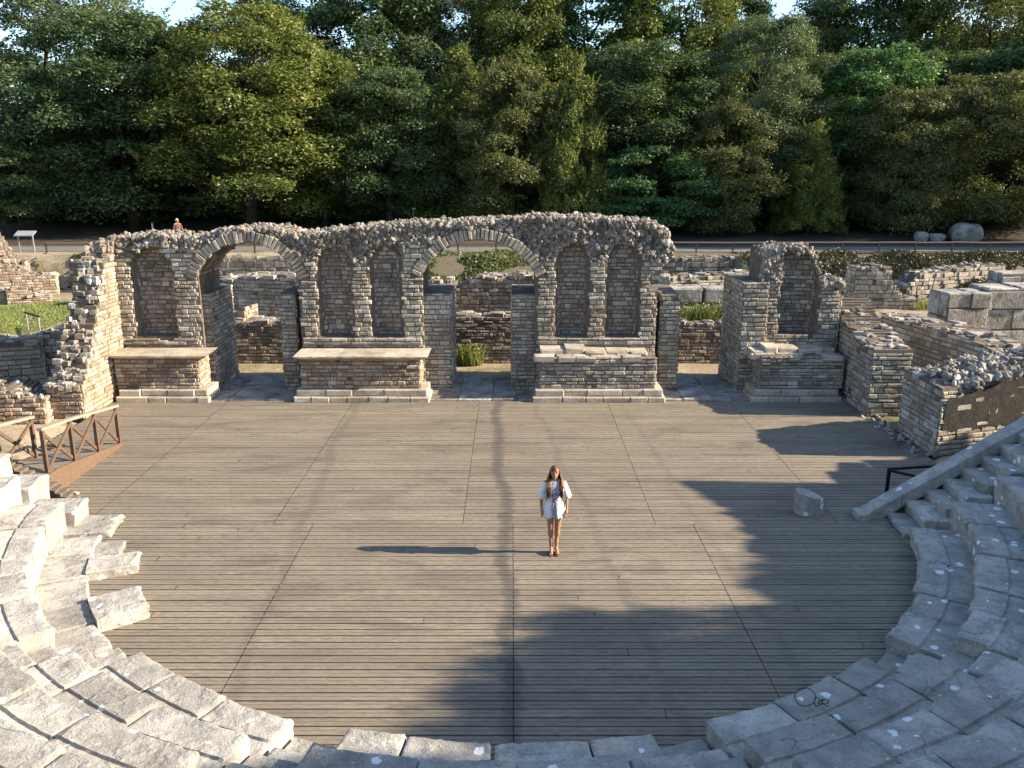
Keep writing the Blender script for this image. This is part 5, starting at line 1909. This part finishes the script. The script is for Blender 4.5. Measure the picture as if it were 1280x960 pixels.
def crown_mesh(seed, H, Wd, kind, nclump, per, leaf, base=0.12, mat='leaf_dark'):
    r = np.random.default_rng(seed)
    mb = MB()
    cl = []
    for i in range(nclump):
        t = r.beta(1.15, 1.0) if kind != 'cone' else r.beta(1.0, 1.5)
        if kind == 'cone':
            Rt = (1 - t) ** 0.75 * 0.9 + 0.06
        elif kind == 'wide':
            Rt = math.sqrt(max(0.03, 1 - ((t - 0.45) / 0.6) ** 2))
        else:
            Rt = math.sqrt(max(0.02, 1 - ((t - 0.40) / 0.62) ** 2))
        a = r.uniform(0, 2 * math.pi)
        rr = math.sqrt(r.uniform(0.22, 1.0)) * Rt * Wd / 2 * (0.86 + 0.28 * noise.noise((math.cos(a) * 1.3 + seed, math.sin(a) * 1.3, t * 3)))
        z = H * (base + (1 - base) * t)
        s = Wd * r.uniform(0.075, 0.15) * (1.15 - 0.45 * t)
        cl.append((np.array([math.cos(a) * rr, math.sin(a) * rr, z]), s))
    for (c, s) in cl:
        n = int(per * (s / (Wd * 0.11)) ** 1.6 * r.uniform(0.7, 1.3))
        u = unit(r.normal(size=(n, 3)))
        u[:, 2] = np.where(u[:, 2] < -0.35, -u[:, 2], u[:, 2])
        rad = r.uniform(0.45, 1.08, (n, 1)) ** 0.6
        flat = {'cone': (0.85, 0.85, 1.0), 'layer': (1.35, 1.35, 0.42)}.get(kind, (1.0, 1.0, 0.82))
        p = c + u * rad * s * np.array(flat)
        # drooping rim / ragged outline
        p += r.normal(size=(n, 3)) * s * 0.12
        nr = u * 0.75 + r.normal(size=(n, 3)) * 0.55 + np.array([0, 0, 0.35])
        tb = 0.5 + r.normal() * 0.12
        leaves(mb, p, nr, leaf, tb + r.normal(size=n) * 0.14 + 0.12 * u[:, 2], 0.5, 0.2, r)
        # sprays poking out of the clump
        ns = {'cone': 3, 'spire': 4}.get(kind, 2)
        for _ in range(ns):
            d = unit(np.array([r.normal() * 0.45, r.normal() * 0.45, 1.0 if kind in ('cone', 'spire') else r.uniform(0.1, 1.0)])[None])[0]
            off = unit(r.normal(size=(1, 3)))[0] * s * np.array([0.7, 0.7, 0.3])
            m = int(n * 0.10) + 6
            t = r.uniform(0, 1, (m, 1))
            ln = s * (r.uniform(0.9, 1.7) if kind in ('cone', 'spire') else r.uniform(0.6, 1.1))
            pp = c + off + d * (s * 0.45 + t * ln) + r.normal(size=(m, 3)) * (1.05 - t) * s * 0.13
            leaves(mb, pp, r.normal(size=(m, 3)) + d * 0.4, leaf * 0.9, tb + 0.1 + r.normal(size=m) * 0.12, 0.45, 0.9, r)
    me = mb.mesh('crown', [M[mat]])
    # trunk with limbs reaching into the crown
    tm = MB()
    tr_ = Wd * 0.028 + 0.08
    lean = r.normal(size=2) * H * 0.02
    pts = [(lean[0] * t * t + 0.1 * math.sin(t * 7 + seed), lean[1] * t * t, H * 0.7 * t - 0.3 * (t == 0)) for t in np.linspace(0, 1, 9)]
    add_tube(tm, pts, np.linspace(1, 0.12, 9) * tr_ * 0.85, 9)
    for (c, s) in cl[::max(1, nclump // 16)]:
        t = np.clip(c[2] / H - 0.16, 0.12, 0.74)
        b0 = np.array([lean[0] * t * t, lean[1] * t * t, H * t * 0.9])
        m1 = b0 * 0.5 + c * 0.5 + np.array([0, 0, -0.04 * H])
        add_tube(tm, [b0, m1, c], [tr_ * 0.24, tr_ * 0.11, 0.015], 6)
    tme = tm.mesh('trunk', [M['bark']], smooth=True)
    return me, tme, H, Wd


KIND = {
    'broad': [crown_mesh(11, 16, 10.5, 'round', 151, 410, 0.24, 0.10, 'leaf_dark'), crown_mesh(12, 16, 10.5, 'wide', 157, 410, 0.24, 0.08, 'leaf_dark')],
    'yellow': [crown_mesh(21, 17, 11, 'wide', 170, 419, 0.23, 0.08, 'leaf_yellow'), crown_mesh(22, 17, 11, 'round', 163, 419, 0.23, 0.08, 'leaf_yellow')],
    'laurel': [crown_mesh(31, 13, 8, 'cone', 132, 410, 0.20, 0.03, 'leaf_yellow'), crown_mesh(32, 13, 8.5, 'spire', 138, 410, 0.20, 0.03, 'leaf_olive')],
    'pale': [crown_mesh(41, 18, 10, 'round', 163, 711, 0.17, 0.10, 'leaf_pale'), crown_mesh(42, 18, 10, 'spire', 163, 711, 0.17, 0.10, 'leaf_pale')],
    'layer': [crown_mesh(51, 9, 9, 'layer', 57, 449, 0.24, 0.15, 'leaf_fresh')],
    'fresh': [crown_mesh(61, 15, 9, 'wide', 138, 410, 0.24, 0.08, 'leaf_fresh')],
    'olive': [crown_mesh(71, 14, 11, 'wide', 163, 430, 0.21, 0.04, 'leaf_olive')],
    'bush': [crown_mesh(81, 5, 6, 'wide', 75, 371, 0.18, 0.0, 'leaf_dark'), crown_mesh(82, 5, 6, 'wide', 75, 371, 0.18, 0.0, 'leaf_fresh')],
}
vcount = {}


def plant_tree(name, label, x, y, H, Wd, kind, group, cat='tree', variant=None):
    i = vcount.get(kind, 0) if variant is None else variant
    vcount[kind] = i + 1
    cme, tme, h0, w0 = KIND[kind][i % len(KIND[kind])]
    root = bpy.data.objects.new(name, None)
    COL.objects.link(root)
    root.location = (x, y, ground_z(x, y))
    root.rotation_euler = (0, 0, rng.uniform(0, 6.28))
    root.scale = (Wd / w0, Wd / w0, H / h0)
    tag(root, label, cat, group)
    for nm, me in (('trunk', tme), ('crown', cme)):
        o = bpy.data.objects.new(nm, me)
        COL.objects.link(o)
        o.parent = root
    return root


GF, GB, GU = 'trees in the front rank of the wood', 'tall trees behind the front rank', 'bushes along the foot of the wood'
# (photo x, photo y of the top, depth, width in photo px, kind, name, label)
front = [
    (8, 150, 61, 130, 'broad', 'broadleaf_tree', 'dark broad tree at the left edge, behind the information board'),
    (140, 28, 64, 215, 'broad', 'broadleaf_tree', 'large dusky green tree standing behind the left end of the arched wall'),
    (296, 12, 63, 225, 'yellow', 'broadleaf_tree', 'tall yellow-green tree in full sun, behind the left arch'),
    (395, 72, 66, 150, 'yellow', 'broadleaf_tree', 'yellowish broad tree just right of the tall sunlit one, above the first narrow niches'),
    (482, 92, 64, 150, 'broad', 'broadleaf_tree', 'dark green tree in shade above the two middle niches'),
    (572, 64, 66, 140, 'laurel', 'laurel_tree', 'spiky-topped tree rising above the right arch, left of the pointed one'),
    (640, 92, 62.5, 140, 'laurel', 'laurel_tree', 'wide yellow-green laurel in sun, directly above the crown of the right arch'),
    (722, 78, 61, 105, 'laurel', 'laurel_tree', 'pointed yellow-green laurel with one tall spire above the right pair of niches'),
    (805, 62, 65, 190, 'broad', 'broadleaf_tree', 'big dark green tree behind the right end of the arched wall'),
    (822, 186, 60, 135, 'layer', 'low_tree', 'low fresh-green tree with flat spreading branches, right of the arched wall'),
    (908, 138, 61, 125, 'laurel', 'laurel_tree', 'short yellow-green laurel between the low spreading tree and the niche stub'),
    (965, 30, 66, 165, 'pale', 'pale_tree', 'pale fine-leaved tree below the right-hand gap of sky'),
    (1020, 156, 60.5, 90, 'laurel', 'laurel_tree', 'small pointed laurel above the niche stub'),
    (1092, 58, 66, 150, 'fresh', 'broadleaf_tree', 'bright green round-crowned tree above the right return wall'),
    (1150, 118, 61, 140, 'olive', 'laurel_tree', 'olive-brown bushy tree above the three boulders'),
    (1245, 100, 62, 190, 'olive', 'laurel_tree', 'olive-green tree with sunny clumps at the right edge'),
    (1330, 40, 66, 200, 'broad', 'broadleaf_tree', 'dark tree cut by the right edge of the picture'),
]
for (px, py, Y, wpx, kind, nm, lab) in front:
    x, z = PY(px, py, Y)
    Wd = wpx / F * Y * 1.12
    plant_tree(nm, lab, x, Y, z - ground_z(x, Y), Wd, kind, GF)
back = [
    (30, -70, 76, 240, 'pale', 'tall hazy pale tree towering at the top left corner'),
    (200, 32, 74, 150, 'broad', 'dark crown filling the dip below the left-hand sky, left of the tall sunlit tree'),
    (335, 4, 78, 150, 'pale', 'grey-green crown peeping up behind the tall sunlit yellow tree'),
    (452, -45, 76, 205, 'broad', 'very tall dark tree with sky showing through, above the two middle niches'),
    (560, -60, 80, 190, 'pale', 'tall light green tree above the right arch, right of the very tall dark one'),
    (655, -25, 77, 150, 'yellow', 'tall sunlit crown behind the pointed laurel'),
    (745, -50, 82, 200, 'fresh', 'tall green tree at the top, above the right pair of niches'),
    (850, -45, 78, 170, 'yellow', 'tall sunny green crown at the top, left of the right-hand gap of sky'),
    (925, -10, 84, 110, 'broad', 'dark crown at the left side of the right-hand gap of sky'),
    (1018, 34, 80, 85, 'laurel', 'slender pointed tree at the bottom of the right-hand gap of sky'),
    (1085, -30, 82, 170, 'broad', 'dark rounded crown on the right side of the gap of sky'),
    (1165, -40, 78, 150, 'laurel', 'tall olive spired tree at the top right, left of the corner tree'),
    (1255, -60, 80, 200, 'olive', 'tall olive tree filling the top right corner'),
    (1185, 72, 72, 170, 'broad', 'dark layered tree between the olive bushy tree and the right edge'),
]
for (px, py, Y, wpx, kind, lab) in back:
    x, z = PY(px, py, Y)
    plant_tree('tall_tree', lab, x, Y, z - ground_z(x, Y), wpx / F * Y * 1.15, kind, GB)
far = [(-60, 100), (90, 120), (250, 90), (420, 110), (610, 60), (700, 60), (800, 70), (900, 60), (985, 76), (1060, 60), (1150, 60), (1240, 40), (1340, 30)]
whl = ['far left edge', 'left end of the arched wall', 'left arch', 'first narrow niches', 'right arch', 'pointed laurel', 'right pair of niches', 'low spreading tree', 'right-hand gap of sky', 'niche stub', 'three boulders', 'right corner', 'right edge']
for (px, py), wh in zip(far, whl):
    Y = 92 + rng.uniform(-2, 6)
    x, z = PY(px, py, Y)
    plant_tree('tall_tree', 'deep shaded tree far inside the wood, over the ' + wh, x, Y, z - ground_z(x, Y), 150 / F * Y, 'broad', 'trees deep inside the wood')
und = [(-10, 215, 150), (95, 225, 150), (200, 215, 150), (330, 225, 150), (430, 205, 140), (530, 205, 150), (600, 225, 120), (760, 225, 120), (880, 225, 130), (975, 215, 120), (1060, 205, 130), (1130, 215, 130), (1225, 222, 130), (1310, 215, 140)]
wu = ['information board', 'left end of the arched wall', 'walking person', 'left arch', 'first narrow niches', 'two middle niches', 'right arch', 'right pair of niches', 'right end of the arched wall', 'niche stub', 'right return wall', 'two small boulders', 'large boulder', 'right edge']
for (px, py, wpx), wh in zip(und, wu):
    Y = 68 + rng.uniform(-1.5, 2)
    x, z = PY(px, py, Y)
    plant_tree('bush', 'dark shaded bush under the trees, beyond the ' + wh, x, Y, z - ground_z(x, Y), wpx / F * Y * 1.1, 'bush', GU, 'bush')
# trees on the slope right of the seats: outside the picture, their shade lies on the stage
for (x, y, H, Wd, kind, lab) in ((22.0, 13.2, 3.0, 3.4, 'bush', 'bush on the right slope behind the upper wall'), (22.6, 11.2, 4.9, 3.4, 'bush', 'tall bush on the right slope above the seats'), (22.9, 9.7, 5.5, 4.6, 'bush', 'taller bush on the right slope next to the smaller tree'), (23.2, 7.9, 6.3, 4.4, 'broad', 'smaller tree on the right slope above the seats'),
                                 (23.6, 6.5, 8.2, 3.6, 'broad', 'narrow tree on the right slope between the smaller and the larger tree'), (23.0, 4.2, 7.8, 7.0, 'broad', 'larger tree on the right slope above the seats'), (24.0, -0.4, 9.0, 8.5, 'yellow', 'tall tree on the right slope beside the viewer'), (21.0, 5.5, 4.0, 6.0, 'bush', 'low bush on the right slope under the larger tree'),
                                 (21.0, 1.5, 4.0, 6.0, 'bush', 'low bush on the right slope under the tall tree'), (27.0, -7.5, 10, 9.5, 'broad', 'tall tree on the right slope behind the viewer'),
                                 (19.6, 9.8, 2.8, 4.0, 'bush', 'low bush on the right slope below the tall bush'), (19.6, 12.8, 1.9, 3.6, 'bush', 'low bush on the right slope by the upper wall')):
    plant_tree('slope_tree', lab, x, y - 0.6, H, Wd, kind, 'trees on the slope right of the seats')

for (x, y, H, Wd, lab) in ((41, 53.2, 17, 6, 'tree beyond the right edge of the picture, standing over the path'), (50, 52.5, 21, 6.5, 'tall tree beyond the right edge, second along the path'), (60, 53.5, 26, 7, 'very tall tree beyond the right edge, third along the path'), (71, 52, 30, 7.5, 'farthest and tallest tree beyond the right edge along the path')):
    plant_tree('broadleaf_tree', lab, x, y, H, Wd, 'broad', 'trees beyond the right edge')


# ------------------------------------------------------------------ grass, weeds and ground cover
def blades(mb, pos, h, r, w=0.03, tint=0.5):
    n = len(pos)
    a = r.uniform(0, 6.28, n)
    d = np.stack([np.cos(a), np.sin(a), np.zeros(n)], 1)
    H = h * r.uniform(0.5, 1.3, n)
    lean = np.stack([r.normal(size=n), r.normal(size=n), np.zeros(n)], 1) * (H * 0.3)[:, None]
    top = pos + lean
    top[:, 2] += H
    v = np.stack([pos - d * w, pos + d * w, top], 1).reshape(-1, 3)
    mb.add(v, None, np.arange(n * 3).reshape(n, 3), np.clip(tint + r.normal(size=n) * 0.18, 0, 1))


mb = MB()
n = 26000
gx, gy = rng.uniform(-31, -17.5, n), rng.uniform(35.2, 43.5, n)
ok = ~((gx > -19.4) & (gy < 36.4)) & ~((gx < -24.5) & (gy > 41.6))
gx, gy = gx[ok], gy[ok]
blades(mb, np.stack([gx, gy, np.array([ground_z(a, b) for a, b in zip(gx, gy)]) - 0.01], 1), 0.09, rng, 0.035, 0.55)
tag(mb.build('grass', [M['grass']]), 'mown green grass of the small lawn at left', 'grass', kind='stuff')
lw = MB()
xs_, ys_ = np.arange(-31, -17.4, 0.5), np.arange(35.0, 43.6, 0.5)
lv = [(x, y, ground_z(x, y) + 0.012) for y in ys_ for x in xs_]
lw.add(lv, [(j * len(xs_) + i, j * len(xs_) + i + 1, (j + 1) * len(xs_) + i + 1, (j + 1) * len(xs_) + i) for j in range(len(ys_) - 1) for i in range(len(xs_) - 1)])
M['turf'] = mat_simple('turf', (0.12, 0.15, 0.04), (0.19, 0.205, 0.065), 4, 0.95, 0.4)
structure(lw.build('lawn', [M['turf']]))

# scrub covering the bank under the path
M['bank_scrub'] = mat_leaf('bank_scrub', [(0.0, (0.035, 0.032, 0.016)), (0.5, (0.075, 0.068, 0.03)), (1.0, (0.17, 0.14, 0.07))], 0.15)
REG_A = ((-6.0, 4.5, 41.5, 49.3, 15000, 0.6, 0.32), (-27, -21.5, 47.6, 49.6, 2600, 0.5, 0.3))
REG_B = ((8, 14.0, 43.6, 48.0, 3500, 0.35, 0.7), (12.6, 32, 44.6, 49.8, 34000, 0.45, 0.28))
for regions, mname, lab in ((REG_A, 'leaf_olive', 'dry olive-green scrub covering the bank under the path, seen through the right arch'), (REG_B, 'bank_scrub', 'dark dry scrub covering the bank under the path on the right')):
  mb = MB()
  for (xa, xb, ya, yb_, n, tb, hh) in regions:
      gx, gy = rng.uniform(xa, xb, n), rng.uniform(ya, yb_, n)
      dens = np.array([noise.noise((a * 0.45, b * 0.6, 2.0)) for a, b in zip(gx, gy)])
      ok = dens > (-0.4 if mname == 'bank_scrub' else -0.22)
      gx, gy, dens = gx[ok], gy[ok], dens[ok]
      zz = np.array([ground_z(a, b) for a, b in zip(gx, gy)]) + np.clip(dens + 0.25, 0, 1) * hh * rng.uniform(0.1, 1.0, len(gx)) * 1.5
      p = np.stack([gx, gy, zz], 1)
      leaves(mb, p, rng.normal(size=p.shape) + np.array([0.2, -0.3, 0.7]), 0.20, tb + rng.normal(size=len(p)) * 0.18, 0.55, 0.2)
  tag(mb.build('ground_cover', [M[mname]]), lab, 'ground cover', kind='stuff')

for (x, y, z, h, wd, n, lab) in ((-1.55, 29.45, 0.0, 0.75, 0.5, 420, 'green weeds growing at the foot of the low wall inside the right arch'),
                                 (6.1, 31.5, 0.0, 2.1, 0.35, 420, 'tall weeds beside the pier in the gap, left of the shorter weeds'), (7.1, 31.3, 1.0, 0.9, 0.5, 420, 'green weeds behind the low wall in the middle of the gap'),
                                 (8.1, 31.6, 0.9, 1.1, 0.5, 520, 'taller bright weeds behind the low wall next to the niche stub'), (-20.2, 42.0, 0.0, 0.5, 0.7, 300, 'tuft of leafy weeds at the right side of the lawn'),
                                 (19.5, 41.8, 0.0, 0.35, 1.6, 700, 'low green weeds at the foot of the stump on the right'), (-9.9, 41.2, 0.2, 1.0, 0.8, 500, 'green weeds on the mound seen through the left arch'),
                                 (-12.4, 25.0, 0.0, 0.2, 0.2, 40, 'tiny tuft at the inner corner of the left return wall')):
    mb = MB()
    a, rr = rng.uniform(0, 6.28, n), wd * np.sqrt(rng.random(n))
    p = np.stack([x + rr * np.cos(a), y + rr * np.sin(a) * 0.6, np.full(n, z)], 1)
    blades(mb, p, h * 0.8, rng, 0.022, 0.6)
    p2 = p + np.stack([rng.normal(size=n) * 0.06, rng.normal(size=n) * 0.06, rng.uniform(0.1, 0.95, n) * h], 1)
    leaves(mb, p2, rng.normal(size=p2.shape) + (0, 0, 0.4), 0.10, 0.6 + rng.normal(size=n) * 0.2, 0.5, 0.6)
    if y < 26:
        continue
    tag(mb.build('weed_clump', [M['grass']]), lab, 'weeds', 'weeds among the ruins')

# earth fill behind the low corridor wall and the mound in the left arch
for (x, y, rx, ry, h, lab, nm) in ((7.4, 31.6, 2.6, 1.2, 1.25, None, 'ground'), (-11.2, 40.8, 1.9, 1.3, 0.9, None, 'ground'), (-13, 33.4, 1.6, 1.2, 0.8, None, 'ground')):
    mb = MB()
    vv, k = [], 16
    for i in range(k + 1):
        for j in range(k + 1):
            u, v_ = 2 * i / k - 1, 2 * j / k - 1
            rr = min(1, math.hypot(u, v_))
            vv.append((x + u * rx, y + v_ * ry, h * (1 - rr ** 2) ** 0.6 + 0.12 * noise.noise((u * 3 + x, v_ * 3, 0)) - 0.08))
    mb.add(vv, [(i * (k + 1) + j, (i + 1) * (k + 1) + j, (i + 1) * (k + 1) + j + 1, i * (k + 1) + j + 1) for i in range(k) for j in range(k)])
    structure(mb.build('ground', [M['ground']], smooth=True))

# loose rubble at the deck edge by the right walls
mb = MB()
for _ in range(260):
    t = rng.random()
    add_rock(mb, (9.75 + rng.uniform(0, 0.5) + 0.1 * t, 19.8 + 3.5 * t, rng.uniform(-0.1, 0.04)), rng.uniform(0.03, 0.11), tint_rand(), 0.5)
tag(mb.build('gravel', [M['rubble']]), 'loose stones and grit along the right edge of the wooden stage', 'rubble', kind='stuff')
